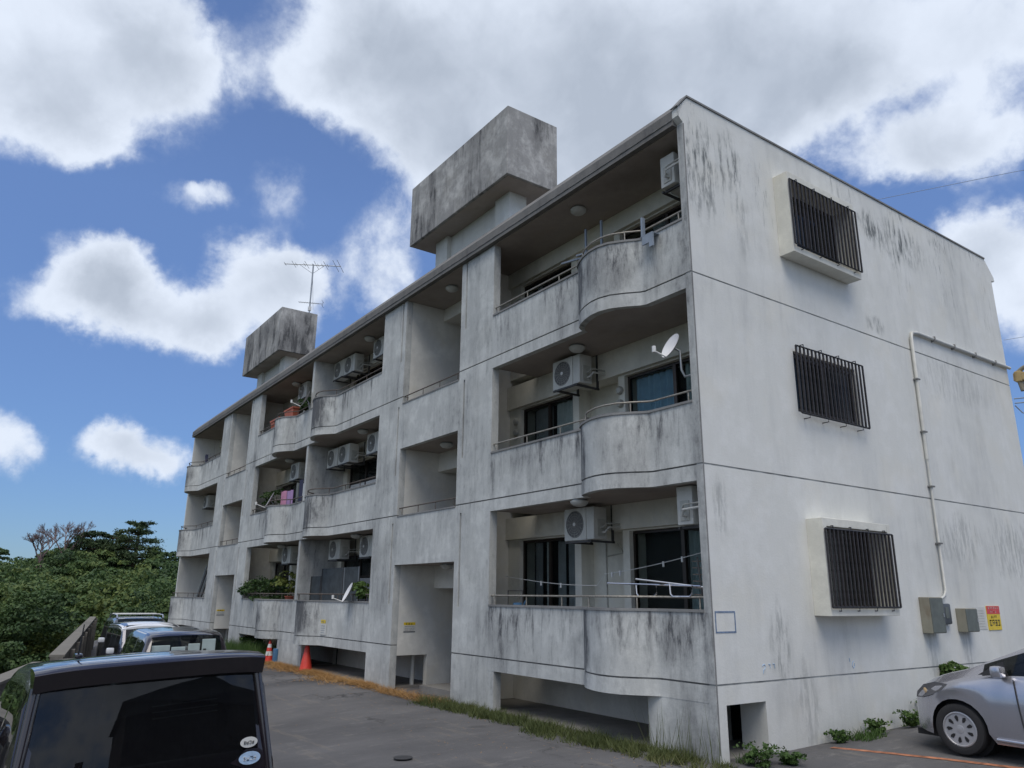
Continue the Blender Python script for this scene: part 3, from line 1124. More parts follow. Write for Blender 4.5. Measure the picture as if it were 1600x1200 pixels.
# windows of the end wall
for (kind, y0, y1, z0, z1) in (('boxed', 2.18, 4.12, 7.34, 8.79), ('flush', 2.2, 4.1, 4.67, 5.8), ('boxed', 2.2, 4.02, 1.72, 3.1)):
    oy0, oy1 = (y0+.1, y1-.1)
    oz0, oz1 = (z0+.1, z1-.1)
    wn = MB().box(-.4, -.38, oy0, oy1, oz0, oz1).build('barred_window', M['dark'], BLD)
    if kind == 'boxed':
        f = MB()
        X1 = .27
        f.box(.0, X1, y0, y0+.09, z0, z1)
        f.box(.0, X1, y1-.09, y1, z0, z1)
        f.box(.0, X1, y0+.09, y1-.09, z0, z0+.11)
        f.box(.0, X1, y0+.09, y1-.09, z1-.12, z1)
        f.box(-.1, .001, oy0-.005, oy1+.005, z0+.03, z0+.10)
        f.build('concrete_surround', M['frame_white'], wn, bevel=.006)
        gx = .305
        gy0, gy1, gz0, gz1 = y0+.0, y1-.02, z0+.12, z1-.16
    else:
        gx = .11
        gy0, gy1, gz0, gz1 = y0+.01, y1-.02, z0+.03, z1-.01
    f = MB()
    f.box(-.09, -.05, oy0, oy1, oz1-.05, oz1)
    f.box(-.09, -.05, oy0, oy1, oz0, oz0+.05)
    for yy in (oy0, (oy0+oy1)/2-.025, oy1-.05):
        f.box(-.088, -.052, yy, yy+.05, oz0+.05, oz1-.05)
    f.build('frame', M['bronze'], wn)
    MB().box(-.072, -.068, oy0+.05, oy1-.05, oz0+.05, oz1-.05).build('pane', M['pane'], wn)
    # the grille: a part of its own with each bar a sub-part
    GO = MB().tube([(gx, gy0, gz0), (gx, gy1, gz0)], .015, 4).build('window_grille', M['black_iron'], BLD)
    MB().tube([(gx, gy0, gz1), (gx, gy1, gz1)], .015, 4).build('grille_rail', M['black_iron'], GO)
    for i in range(4):
        yy = gy0+.2+(gy1-gy0-.4)*i/3
        for zz, s_ in ((gz0, -1), (gz1, 1)):
            MB().tube([(gx, yy, zz), (gx, yy, zz+s_*.05), (gx-.06 if kind == 'boxed' else .0, yy, zz+s_*.05)], .009, 5).build('wall_hook', M['black_iron'], GO)
    nb = 19
    bar = MB().box(-.012, .012, -.013, .013, gz0+.002, gz1-.002)
    b0 = None
    for i in range(nb):
        yy = gy0+(gy1-gy0)*i/(nb-1)
        if b0 is None:
            b0 = bar.build('bar', M['rust_iron'], GO, loc=(gx, yy, 0))
        else:
            c = b0.copy()
            COL.objects.link(c)
            c.location = (gx, yy, 0)
            c.parent = GO

# rooftop towers with the overhanging tank boxes
for (cx, dz) in ((-7.65, 0), (-22.62, -.12)):
    t_ = MB()
    t_.box(cx-1.68, cx-1.1, .93, 1.41, 9.16, 10.9+dz)
    t_.box(cx+1.1, cx+1.68, .93, 1.41, 9.16, 10.9+dz)
    t_.box(cx-1.1, cx+1.1, 1.05, 1.2, 10.2+dz, 10.9+dz)
    t_.box(cx-1.1, cx+1.1, 1.3, 1.41, 9.86, 10.2+dz)
    t_.box(cx-1.1, cx+1.1, 1.05, 1.2, 9.16, 9.85)
    tw = t_.build('stair_tower', M['towerwall'], BLD)
    MB().box(cx-1.09, cx+1.09, 1.21, 1.29, 9.16, 10.89+dz).build('tower_core', M['towerwall'], tw)
    b_ = MB()
    b_.box(cx-2.27, cx+2.27, .45, 1.86, 10.9+dz, 12.62+dz)
    b_.build('tank_box', M['tank'], BLD, bevel=.012)
    MB().box(cx-2.2, cx+2.2, .52, 1.8, 10.888+dz, 10.898+dz).build('tank_box_soffit', M['soffit'], BLD)

# ------------------------------------------------------------------ things fixed to the building
LAMPS = [(-2.95, .4, TOPZ-.012, 'round white ceiling lamp under the eave over the top right balcony'),
         (-3.1, .45, 6.285, 'round white ceiling lamp above the dish balcony on the middle floor'),
         (-2.75, .15, 3.485, 'round white ceiling lamp above the lowest right balcony beside an air conditioner'),
         (-7.56, .42, TOPZ-.012, 'round ceiling lamp over the top landing of the near stair bay'),
         (-7.7, .5, 5.242, 'round ceiling lamp over the middle landing of the near stair bay'),
         (-7.5, .5, 2.602, 'round ceiling lamp over the ground entrance of the near stair bay'),
         (-12.05, .42, TOPZ-.012, 'round ceiling lamp left of the end air conditioner on the top floor balcony'),
         (-12.1, .42, 6.285, 'round ceiling lamp on the middle floor balcony with three air conditioners'),
         (-12.1, .42, 3.485, 'round ceiling lamp in shade above the ground balcony with the shade net'),
         (-17.95, .45, TOPZ-.012, 'round ceiling lamp above the balcony with red planters'),
         (-17.95, .45, 6.285, 'round ceiling lamp above the balcony with pink laundry'),
         (-17.95, .45, 3.485, 'round ceiling lamp above the plant filled ground balcony')]
for x, y, z, lb in LAMPS:
    t_ = thing('ceiling_lamp', lb, 'lamp', (x, y, z), 'ceiling lamps on balconies and landings')
    MB().lathe((0, 0, 0), (0, 0, -1), [(0, .125), (.03, .125)], 20).build('lamp_base', M['steel'], t_, smooth=40)
    MB().lathe((0, 0, -.03), (0, 0, -1), [(0, .15), (.03, .145), (.075, .10), (.09, .03)], 20).build('lamp_cover', M['lampglass'], t_, smooth=60)


def make_ac():
    t_ = thing('air_conditioner', 'x', 'air conditioner', (0, 0, 0), 'air conditioner units hung on the balconies')
    W, D, H = .78, .30, .55
    MB().box(0, W*.74, 0, D, 0, H).build('casing', M['ac'], t_, bevel=.02, smooth=30)
    MB().box(W*.745, W, .004, D-.004, .004, H-.004).build('side_cover', M['ac'], t_, bevel=.02, smooth=30)
    cx, cz = W*.37, H*.5
    MB().lathe((cx, .003, cz), (0, -1, 0), [(0, .232), (.004, .232), (.006, .2)], 28).build('fan_opening', M['ac_grille'], t_)
    gm = MB()
    for r in (.06, .1, .14, .18, .225):
        pts = [(cx+r*math.cos(a), -.012, cz+r*math.sin(a)) for a in lin(0, 2*math.pi, 25)]
        gm.tube(pts, .003, 4)
    for a in lin(0, math.pi, 9)[:-1]:
        gm.tube([(cx-.225*math.cos(a), -.014, cz-.225*math.sin(a)), (cx+.225*math.cos(a), -.014, cz+.225*math.sin(a))], .0025, 4)
    gm.build('fan_guard', M['ac_side'], t_)
    MB().lathe((cx, -.014, cz), (0, -1, 0), [(0, .035), (.008, .03)], 16).build('hub_badge', M['white'], t_)
    b_ = MB()
    for x in (.1, W-.12):
        b_.box(x, x+.035, -.03, D+.25, -.04, -.005)
        b_.box(x, x+.035, D+.2, D+.235, -.04, H+.1)
    b_.box(.05, W-.05, -.03, .0, -.045, -.01)
    b_.build('bracket', M['brack'], t_)
    MB().tube([(W+.0, D*.6, .12), (W+.09, D*.6, .12), (W+.12, D*.75, .2), (W+.1, D+.3, .22)], .018, 6).build('refrigerant_pipe', M['pvc'], t_, smooth=50)
    MB().tube([(W+.0, D*.5, .2), (W+.06, D*.5, .2), (W+.1, D*.75, .27), (W+.1, D+.3, .28)], .014, 6).build('refrigerant_pipe', M['ac_side'], t_, smooth=50)
    MB().box(W+.0, W+.012, D*.25, D*.8, .06, .34).build('valve_cover', M['ac_side'], t_)
    return t_


ACS = [(-3.72, .62, 2.88, 'white air conditioner with open round fan over the lowest right balcony'),
       (-4.0, .6, 5.66, 'air conditioner high in the balcony with the blue curtain window'),
       (-.74, 1.03, 2.93, 'air conditioner seen end on beside the lowest right balcony corner', .0),
       (-.74, 1.03, 8.25, 'air conditioner under the eave at the top right corner of the front'),
       (-15.0, .6, 8.36, 'left of three air conditioners on the top floor balcony beside the party wall'),
       (-14.2, .6, 8.33, 'middle of three air conditioners on the top floor balcony'),
       (-12.15, .6, 8.34, 'right of three air conditioners on the top floor balcony, beside the pier'),
       (-15.0, .6, 5.6, 'left of three air conditioners on the middle floor balcony beside the party wall'),
       (-14.15, .6, 5.6, 'stained middle one of three air conditioners on the middle floor balcony'),
       (-12.2, .6, 5.63, 'right of three air conditioners on the middle floor balcony, beside the pier'),
       (-14.35, .6, 2.9, 'air conditioner above the shade net on the ground floor balcony'),
       (-12.25, .6, 2.9, 'air conditioner above the laundry door on the ground floor balcony'),
       (-18.1, .6, 8.35, 'air conditioner above the red planters on the top floor'),
       (-18.2, .6, 5.6, 'air conditioner above the pink laundry on the middle floor'),
       (-18.3, .6, 2.9, 'air conditioner above the plant filled ground balcony'),
       (-29.6, .6, 5.65, 'air conditioner on the farthest middle floor balcony at the left end')]
ac0 = make_ac()
for i, a in enumerate(ACS):
    o = ac0 if i == 0 else copy_tree(ac0)
    o.location = a[:3]
    o['label'] = a[3]
    if i in (2, 3):
        o.rotation_euler = (0, 0, -math.pi/2)

# satellite dishes
DN = Vector((-.2, -.86, .42)).normalized()


def make_dish(loc, label, mount, sc=1.0):
    t_ = thing('satellite_dish', label, 'satellite dish', loc, 'satellite dishes on the balconies')
    a = DN.cross(Vector((0, 0, 1))).normalized()
    b_ = DN.cross(a)
    v, f = [(0, 0, 0)], []
    nr, ns = 6, 28
    for i in range(1, nr+1):
        for k in range(ns):
            q = 2*math.pi*k/ns
            r = i/nr
            p = a*(.225*sc*r*math.cos(q))+b_*(.25*sc*r*math.sin(q))+DN*(.045*r*r)
            v.append(tuple(p))
    for k in range(ns):
        f.append((0, 1+k, 1+(k+1) % ns))
    for i in range(nr-1):
        for k in range(ns):
            f.append((1+i*ns+k, 1+(i+1)*ns+k, 1+(i+1)*ns+(k+1) % ns, 1+i*ns+(k+1) % ns))
    v2 = [tuple(Vector(p)-DN*.008) for p in v]
    m_ = MB().add(v, f)
    m_.add(v2, [tuple(reversed(q)) for q in f])
    m_.build('reflector', M['dish'], t_, smooth=60)
    low = -b_ if b_.z > 0 else b_
    root = low*(.24*sc)+DN*.03
    tip = root+DN*.26*sc+low*.03
    MB().tube([root, tip], .012, 6).build('feed_arm', M['white'], t_)
    MB().tube([tip+Vector((0, 0, -.02)), tip+Vector((0, 0, .07))], .03, 10).build('feed_horn', M['white'], t_, smooth=50)
    MB().tube([Vector((0, 0, 0))-DN*.01]+[Vector(m__) for m__ in mount], .018, 8).build('mast', M['steel'], t_, smooth=50)
    return t_


make_dish((-.42, -.02, 5.45), 'white satellite dish on a hooked pole at the middle floor right corner', [(.06, .08, -.06), (.08, .08, -.35), (.1, .12, -.45), (.32, .12, -.45)], .82)
make_dish((-11.1, -.12, 1.99), 'white satellite dish on the ground floor parapet seen edge on', [(.02, .06, -.08), (.02, .1, -.2)], 1.0)
make_dish((-15.3, -.1, 7.72), 'satellite dish at the top floor parapet beside the red planters', [(.03, .08, -.1), (.03, .12, -.32)], 1.15)
make_dish((-17.75, -.12, 4.85), 'satellite dish at the middle floor parapet beside the pink laundry', [(.02, .08, -.1), (.02, .12, -.25)], 1.15)

# rooftop aerial
AN = thing('tv_antenna', 'tall television aerial with two booms on the far rooftop box', 'antenna', (-20.6, 1.6, 12.5))
MB().tube([(0, 0, 0), (0, 0, 2.15)], .03, 8).build('mast', M['steel'], AN, smooth=50)
bd = Vector((.576, .817, -.04))
el = Vector((-.817, .576, 0))
an = MB()
c0 = Vector((0, 0, 2.12))
an.tube([c0-bd*1.15, c0+bd*1.1], .016, 6)
an.build('upper_boom', M['steel'], AN)
an = MB()
for s_, L_ in ((-1.13, .3), (-.78, .62), (-.68, .3), (-.35, .3), (-.26, .7), (-.02, .3), (.12, .75), (.2, .3), (.36, .3), (.5, .8), (.58, .3), (.9, 1.1), (1.08, 1.2)):
    an.tube([c0+bd*s_-el*L_/2, c0+bd*s_+el*L_/2], .008, 5)
an.build('element', M['brack'], AN)
an = MB()
an.tube([(0, 0, 1.75), c0-bd*.55], .007, 5)
an.tube([(0, 0, 1.75), c0+bd*.45], .007, 5)
an.tube([(0, 0, 1.75), (.12, .1, .2)], .005, 5)
an.build('stay', M['brack'], AN)
an = MB()
c1 = Vector((0, 0, .5))
b2 = Vector((.576, .817, -.08))
an.tube([c1-b2*.45, c1+b2*.5], .01, 5)
for i in range(12):
    s_ = -.44+i*.07
    an.tube([c1+b2*s_-el*.09, c1+b2*s_+el*.09], .005, 4)
for zz in (-.1, .1):
    an.tube([c1+b2*.5+Vector((0, 0, zz))-el*.18, c1+b2*.5+Vector((0, 0, zz))+el*.18], .006, 4)
an.tube([c1+b2*.5+Vector((0, 0, -.1)), c1+b2*.5+Vector((0, 0, .1))], .006, 4)
an.build('lower_boom', M['brack'], AN)
MB().box(-.06, .06, -.05, .05, .18, .34).build('booster_box', M['white'], AN)

# conduit on the end wall
CD = thing('wall_conduit', 'painted conduit pipe bending down the white end wall to the meter box', 'pipe', (0, 0, 0))
pts = [(.04, 10.25, 6.9), (.04, 6.3, 6.88), (.04, 6.12, 6.84), (.04, 6.05, 6.72), (.04, 6.02, 4.4), (.04, 6.0, 2.12), (.05, 5.93, 2.02), (.05, 5.8, 1.98), (.05, 5.62, 1.97)]
MB().tube(pts[:5], .034, 10).build('pipe', M['pvc'], CD, smooth=60)
MB().tube(pts[4:], .024, 10).build('pipe', M['pvc'], CD, smooth=60)
for p in ((6.04, 5.9), (6.03, 4.9), (6.02, 3.9), (6.01, 2.9)):
    MB().box(0, .08, p[0]-.06, p[0]+.06, p[1], p[1]+.025).build('clip', M['cap'], CD)
for y in (6.9, 7.7, 8.6, 9.5):
    MB().box(0, .085, y, y+.025, 6.83, 6.93).build('clip', M['cap'], CD)


def meterbox(y0, y1, z0, z1, d, label, mats):
    t_ = thing('meter_box', label, 'meter box', (0, 0, 0), 'meter boxes low on the end wall')
    MB().box(.002, d, y0, y1, z0, z1).build('casing', M[mats[0]], t_, bevel=.008)
    MB().box(d, d+.012, y0+.012, y1-.012, z0+.012, z1-.012).build('door', M[mats[1]], t_, bevel=.003)
    MB().box(d+.012, d+.022, y1-.06, y1-.03, (z0+z1)/2-.03, (z0+z1)/2+.03).build('latch', M['steel'], t_)
    return t_


meterbox(5.14, 5.58, 1.43, 2.0, .17, 'tall rusty meter box under the conduit on the end wall', ('meter', 'meter2'))
meterbox(6.33, 6.76, 1.43, 1.82, .16, 'smaller rusty meter box beside the red and yellow sign', ('meter', 'meter2'))
t_ = thing('meter_box', 'small dark grey box with rounded corners between the two rusty boxes', 'meter box', (0, 0, 0), 'meter boxes low on the end wall')
MB().box(.002, .08, 5.76, 6.03, 1.56, 1.9).build('casing', M['darkplastic'], t_, bevel=.03, smooth=40)
MB().box(.08, .088, 5.82, 5.93, 1.66, 1.84).build('dial', M['meter2'], t_)

# flat marks and signs on the walls
SG = thing('notice_sign', 'red and yellow notice sign on the white end wall', 'sign', (0, 0, 0))
MB().box(.002, .012, 7.47, 7.98, 1.44, 1.86).build('panel', M['signyellow'], SG)
MB().box(.012, .014, 7.47, 7.98, 1.72, 1.86).build('red_header', M['signred'], SG)
mk = MB()


def glyphs(mk, org, du, dv, nrm, wd, ht, nch, seed):
    """small block characters: strokes on a 3x3 lattice"""
    rr = random.Random(seed)
    du, dv, nrm = Vector(du), Vector(dv), Vector(nrm)
    org = Vector(org)
    cw = wd/nch
    s_ = min(cw*.8, ht)
    for i in range(nch):
        o = org+du*(i*cw)
        for _ in range(3):
            k = rr.choice((0, .5, 1))
            mk.obox(o+du*(s_/2)+dv*(ht*k)+nrm*.001, du, dv, nrm, s_*.45, ht*.09, .0008)
        for _ in range(2):
            k = rr.choice((0, .5, 1))
            mk.obox(o+du*(s_*(.1+.8*k))+dv*(ht/2)+nrm*.001, du, dv, nrm, s_*.08, ht*.5, .0008)


glyphs(mk, (.0125, 7.53, 1.52), (0, 1, 0), (0, 0, 1), (1, 0, 0), .42, .09, 4, 3)
glyphs(mk, (.0125, 7.60, 1.65), (0, 1, 0), (0, 0, 1), (1, 0, 0), .25, .04, 4, 4)
mk.build('lettering', M['ink'], SG)
mk = MB()
glyphs(mk, (.0145, 7.60, 1.745), (0, 1, 0), (0, 0, 1), (1, 0, 0), .26, .03, 4, 5)
glyphs(mk, (.0145, 7.54, 1.81), (0, 1, 0), (0, 0, 1), (1, 0, 0), .40, .03, 6, 6)
mk.build('lettering', M['paper'], SG)
PN = thing('paper_notice', 'faded white notice sheet left of the red and yellow sign', 'notice', (0, 0, 0))
MB().box(.002, .006, 6.98, 7.42, 1.46, 1.84).build('sheet', M['paper'], PN)
mk = MB()
for i in range(7):
    glyphs(mk, (.0065, 7.03, 1.5+.045*i), (0, 1, 0), (0, 0, 1), (1, 0, 0), .34, .014, 10, 10+i)
mk.build('lettering', M['ac_side'], PN)
sq = MB()
sq.box(.001, .004, .05, .07, 1.52, 1.79)
sq.box(.001, .004, .43, .45, 1.52, 1.79)
sq.box(.001, .004, .07, .43, 1.77, 1.79)
sq.box(.001, .004, .07, .43, 1.52, 1.54)
tag(sq.build('painted_square', M['marker']), 'dark blue square outline painted on the white end wall by the corner', 'painted mark')
gm = MB()


def stroke(pts, y, z, h=.11, r=.006):
    gm.tube([(.003, y+px*h, z+pz*h) for px, pz in pts], r, 4)


two = [(0, .8), (.15, 1), (.45, 1), (.55, .75), (.45, .55), (.15, .35), (.1, 0)]
stroke(two, .93, 1.0)
stroke([(0, 1), (.3, 1), (.3, .6)], 1.06, 1.0)
stroke([(0, 1), (.3, 1), (.35, .5)], 1.15, 1.0)
tag(gm.build('chalk_number', M['faintblue']), 'faint blue figure 2 with worn strokes low on the end wall near the corner', 'writing')
gm = MB()
stroke([(0, 1.1), (.1, .6)], 2.95, 1.0)
stroke([(.5, 0), (.25, .3), (.4, .7), (.7, .9)], 2.98, .98)
stroke([(.5, 0), (.8, .2), (.85, .6)], 2.98, .98)
tag(gm.build('chalk_number', M['faintblue']), 'faint blue scrawl on the end wall below the lowest barred window', 'writing')
for (x, y0, lb) in ((-8.98, .3, 'yellow headed notice on the side wall of the near stair entrance'), (-23.9, .2, 'yellow headed notice on the side wall of the far stair entrance')):
    t_ = thing('notice_sign', lb, 'sign', (x, y0, 1.18))
    MB().box(.002, .006, 0, .29, 0, .13).build('white_field', M['paper'], t_)
    MB().box(.002, .006, 0, .29, .13, .19).build('yellow_header', M['signyellow'], t_)
    MB().box(.002, .0065, 0, .29, -.02, 0).build('dark_footer', M['darkplastic'], t_)
    mk = MB()
    glyphs(mk, (.0065, .05, .142), (0, 1, 0), (0, 0, 1), (1, 0, 0), .2, .035, 3, 20)
    for i in range(3):
        glyphs(mk, (.0065, .03, .02+.038*i), (0, 1, 0), (0, 0, 1), (1, 0, 0), .24, .014, 9, 30+i)
    mk.build('lettering', M['ink'], t_)
t_ = thing('notice_sign', 'small yellow and pale blue notice stuck on the ground floor parapet', 'sign', (-13.03, -.012, .95))
MB().box(0, .4, -.002, .004, .0, .28).build('pale_field', M['paper'], t_)
MB().box(.03, .33, -.004, -.002, .28, .37).build('yellow_header', M['signyellow'], t_)
mk = MB()
glyphs(mk, (.06, -.0045, .3), (1, 0, 0), (0, 0, 1), (0, -1, 0), .22, .04, 3, 50)
for i in range(4):
    glyphs(mk, (.06, -.0025, .04+.055*i), (1, 0, 0), (0, 0, 1), (0, -1, 0), .26, .02, 7, 60+i)
mk.build('lettering', M['marker'], t_)

# tan bracket and service cables behind the far corner of the end wall
TB = thing('cable_bracket', 'tan stained bracket sticking out behind the far corner of the end wall', 'bracket', (.1, 10.3, 6.7))
MB().obox((.4, .0, -.04), (1, 0, -.05), (0, 1, 0), (.05, 0, 1), .42, .07, .09).build('arm', M['tan'], TB, bevel=.02)
MB().obox((.08, 0, -.02), (1, 0, 0), (0, 1, 0), (0, 0, 1), .07, .08, .12).build('clamp', M['tan'], TB, bevel=.02)
MB().tube([(.08, 0, -.1), (.12, 0, -.34)], .06, 8).build('drop_sleeve', M['meter'], TB, smooth=50)
MB().tube([(.06, 0, .08), (.16, 0, .15), (.3, 0, .2)], .05, 8).build('top_sleeve', M['meter'], TB, smooth=50)
for i, (pts, lb) in enumerate((
        ([(-.02, 5.5, 9.48), (2, 6.5, 9.46), (6, 9.5, 9.75), (14, 15, 10.6)], 'thin black cable running off the roof edge to the right'),
        ([(.03, 10.22, 7.55), (2, 11, 7.6), (6, 13, 7.9), (14, 17, 8.8)], 'thin cable leaving the far corner below the eave'),
        ([(.03, 10.22, 6.2), (1, 10.5, 6.16), (3, 11.1, 6.2), (9, 13, 6.6)], 'blue grey cable just below the tan bracket'),
        ([(.03, 10.22, 6.1), (1, 10.5, 6.05), (3, 11.1, 6.1), (9, 13, 6.5)], 'second blue grey cable below the tan bracket'),
        ([(.03, 10.22, 6.05), (.12, 10.3, 5.88), (.35, 10.4, 5.8), (.6, 10.5, 5.95), (.8, 10.55, 6.04)], 'looped drip cable below the tan bracket'))):
    tag(MB().tube(pts, .005 if i < 2 else .014, 5).build('service_cable', M['blue'], smooth=60), lb, 'cable')

# clutter on the balconies
t_ = thing('rail_bracket', 'blue grey metal bracket clamped over the top right parapet', 'bracket', (-.85, -.1, 7.1))
MB().box(0, .035, -.03, .03, .2, .57).build('upright', M['blue'], t_)
MB().box(.035, .26, -.05, -.02, .08, .22).build('plate', M['blue'], t_)
MB().box(.0, .26, -.05, .14, .222, .235).build('top_plate', M['blue'], t_)
MB().box(.18, .26, -.052, -.02, .0, .08).build('hook', M['blue'], t_)
for (x, lb) in ((-2.98, 'thin grey drying pole bracket standing left of the top right balcony bulge'), (-2.55, 'thin grey drying pole bracket on the right above the top right balcony bulge')):
    t_ = thing('pole_bracket', lb, 'bracket', (x, .6, 7.58), 'drying pole brackets on the top balcony')
    MB().box(-.02, .02, -.015, .015, 0, 1.0).build('upright', M['blue'], t_)
    MB().obox((-.22, -.12, .42), (.9, .44, .08), (-.44, .9, 0), (0, 0, 1), .25, .015, .015).build('arm', M['blue'], t_)
# laundry line and drying rack, ground floor near unit
ln = MB()
pts = [(-5.7+i*.19, .75-.0*i, 2.32-.34*math.sin(math.pi*min(1, i/28.)*.98)*.55+.012*i*(i > 14)) for i in range(29)]
ln.tube(pts, .006, 4)
L0 = thing('clothes_line', 'pale clothes line sagging across the lowest right balcony', 'clothes line', (0, 0, 0))
ln.build('line', M['white'], L0)
for i in (6, 9, 16, 17, 22, 24):
    p = pts[i]
    MB().box(p[0]-.012, p[0]+.012, p[1]-.01, p[1]+.01, p[2]-.06, p[2]+.02).build('clothes_peg', M['white'], L0)
DR = thing('drying_rack', 'chrome wire drying rack over the lowest right balcony rail', 'drying rack', (0, 0, 0))
a = MB()
a.tube([(-1.95, .0, 2.15), (-.25, .1, 2.1)], .013, 6)
a.tube([(-1.25, -.1, 2.2), (-.25, .3, 2.08)], .013, 6)
a.build('side_rail', M['chrome'], DR, smooth=50)
for x in (-1.2, -.55):
    a = MB()
    a.tube([(x-.2, .05, 2.13), (x-.19, .05, 2.0), (x-.15, .05, 1.965), (x+.15, .05, 1.965), (x+.19, .05, 2.0), (x+.2, .05, 2.11)], .013, 6)
    a.build('foot_loop', M['chrome'], DR, smooth=50)
for i in range(6):
    MB().tube([(-.72, .5, 2.0+.09*i), (-.18, .35, 1.98+.09*i)], .008, 5).build('wire', M['chrome'], DR)
for x in (-.5, -.2):
    MB().tube([(x, .42, 1.95), (x-.06, .42, 2.5)], .013, 6).build('upright', M['brack'], DR)
t_ = thing('watering_can', 'dark blue plastic watering can behind the lowest right balcony rail', 'watering can', (-5.0, .55, 1.62))
MB().lathe((0, 0, 0), (0, 0, 1), [(0, .1), (.15, .11), (.22, .08)], 14).build('tank', M['bluecloth'], t_, smooth=40)
MB().tube([(.08, 0, .05), (.25, 0, .25)], .02, 8).build('spout', M['bluecloth'], t_)
t_ = thing('clothes_rack', 'black metal frame at the left end of the lowest right balcony', 'rack', (-5.1, .4, .9))
MB().tube([(0, 0, 0), (0, 0, 1.15), (.45, 0, 1.15), (.45, 0, 0)], .014, 6).build('frame', M['brack'], t_)


def planter(x, y, z, w_, h, label):
    t_ = thing('planter', label, 'planter', (x, y, z), 'red planters on the top balcony parapet')
    v = [(-w_/2*.85, -.09, 0), (w_/2*.85, -.09, 0), (w_/2*.85, .09, 0), (-w_/2*.85, .09, 0), (-w_/2, -.12, h), (w_/2, -.12, h), (w_/2, .12, h), (-w_/2, .12, h)]
    MB().add(v, [(0, 3, 2, 1), (4, 5, 6, 7), (0, 1, 5, 4), (1, 2, 6, 5), (2, 3, 7, 6), (3, 0, 4, 7)]).build('trough', M['terracotta'], t_, bevel=.01)
    MB().box(-w_/2-.015, w_/2+.015, -.135, .135, h-.05, h+.005).build('rim', M['terracotta'], t_, bevel=.006)


planter(-18.75, .2, 7.42, .95, .33, 'left faded red planter trough on the top floor parapet')
planter(-17.4, .2, 7.44, .85, .42, 'right taller red planter trough on the top floor parapet')


def cloth(x0, x1, y, z0, z1, name, mat, label, cat='laundry', grp=None):
    t_ = curtain(x0, x1, y, z0, z1, .025, .3)
    return tag(t_.build(name, mat), label, cat, grp)


cloth(-17.45, -16.9, .12, 4.62, 5.12, 'hanging_towel', M['pink'], 'pink towel hung on the middle floor rail')
cloth(-16.85, -16.3, .12, 4.62, 5.08, 'hanging_towel', M['purple'], 'mauve towel hung right of the pink one on the middle floor rail')
cloth(-16.15, -15.75, .2, 4.65, 5.35, 'hanging_trousers', M['navy'], 'dark navy clothes hung by the party wall, middle floor')
cloth(-15.7, -15.45, .2, 4.65, 5.2, 'hanging_shirt', M['white'], 'white cloth hung next to the party wall, middle floor')
cloth(-19.7, -19.2, .3, 7.4, 7.75, 'hanging_cloth', M['bluecloth'], 'blue cloth on the top floor rail left of the planters')
cloth(-11.3, -11.0, .55, 2.35, 2.75, 'hanging_towel', M['pink'], 'pink and white cloth hanging in the dark ground floor doorway')
# shade net screens on the ground balcony with the dish
for x0, x1, z1, lb in ((-15.05, -14.3, 2.45, 'dark shade net panel beside the party wall on the ground balcony'), (-14.25, -12.75, 2.65, 'wide grey shade net panel on the ground balcony'), (-12.7, -11.75, 2.65, 'right hand shade net panel beside the doorway on the ground balcony')):
    t_ = thing('shade_net_panel', lb, 'screen', (0, 0, 0), 'shade net panels on the ground balcony')
    MB().box(x0, x1, .42, .43, 1.0, z1).build('net', M['mesh'], t_)
    f = MB()
    f.box(x0, x0+.03, .40, .42, 1.0, z1)
    f.box(x1-.03, x1, .40, .42, 1.0, z1)
    f.build_parts('post', M['steel'] if x0 > -13 else M['brack'], t_)
# leaning poles far balcony, ground
t_ = thing('leaning_poles', 'dark poles leaning on the farthest ground floor balcony', 'poles', (-28.4, .4, 1.0))
for i in range(4):
    MB().tube([(-.3+i*.2, 0, 0), (.35+i*.12, .3, 2.1-.2*i)], .03, 6).build('pole', M['brack'] if i % 2 else M['steel'], t_)
t_ = thing('clothes_rack', 'folding clothes rack on the farthest top floor balcony', 'rack', (-28.3, .2, 7.3))
MB().tube([(-.3, 0, .15), (-1.1, 0, .3), (-1.15, 0, .15), (-.5, 0, .05)], .02, 6).build('frame', M['rail_dark'], t_)
MB().obox((.1, 0, .3), (1, 0, .4), (0, 1, 0), (-.4, 0, 1), .06, .05, .28).build('hanging_cloth', M['navy'], t_)

# ------------------------------------------------------------------ foliage helpers


def quads_to_obj(name, V, mat, k=4, **props):
    """V: (n,k,3) array of leaf corners"""
    n_ = V.shape[0]
    me = bpy.data.meshes.new(name)
    me.vertices.add(n_*k)
    me.vertices.foreach_set('co', V.reshape(-1).astype(np.float32))
    me.loops.add(n_*k)
    me.loops.foreach_set('vertex_index', np.arange(n_*k, dtype=np.int32))
    me.polygons.add(n_)
    me.polygons.foreach_set('loop_start', np.arange(0, n_*k, k, dtype=np.int32))
    me.polygons.foreach_set('loop_total', np.full(n_, k, dtype=np.int32))
    me.update(calc_edges=True)
    me.materials.append(mat)
    ob = bpy.data.objects.new(name, me)
    COL.objects.link(ob)
    for a_, b_ in props.items():
        ob[a_] = b_
    return ob


def leaves(C, Nn, size, asp=.6, jit=.5):
    """quads centred on C (n,3), facing roughly Nn"""
    n_ = len(C)
    nn = Nn+rng.normal(0, jit, (n_, 3))
    nn /= np.linalg.norm(nn, axis=1)[:, None]+1e-9
    a = np.cross(nn, rng.normal(0, 1, (n_, 3)))
    a /= np.linalg.norm(a, axis=1)[:, None]+1e-9
    b_ = np.cross(nn, a)
    s = (size*rng.uniform(.6, 1.3, n_))[:, None]
    return np.stack([C-a*s*.5, C-b_*s*asp*.5, C+a*s*.5, C+b_*s*asp*.5], 1)


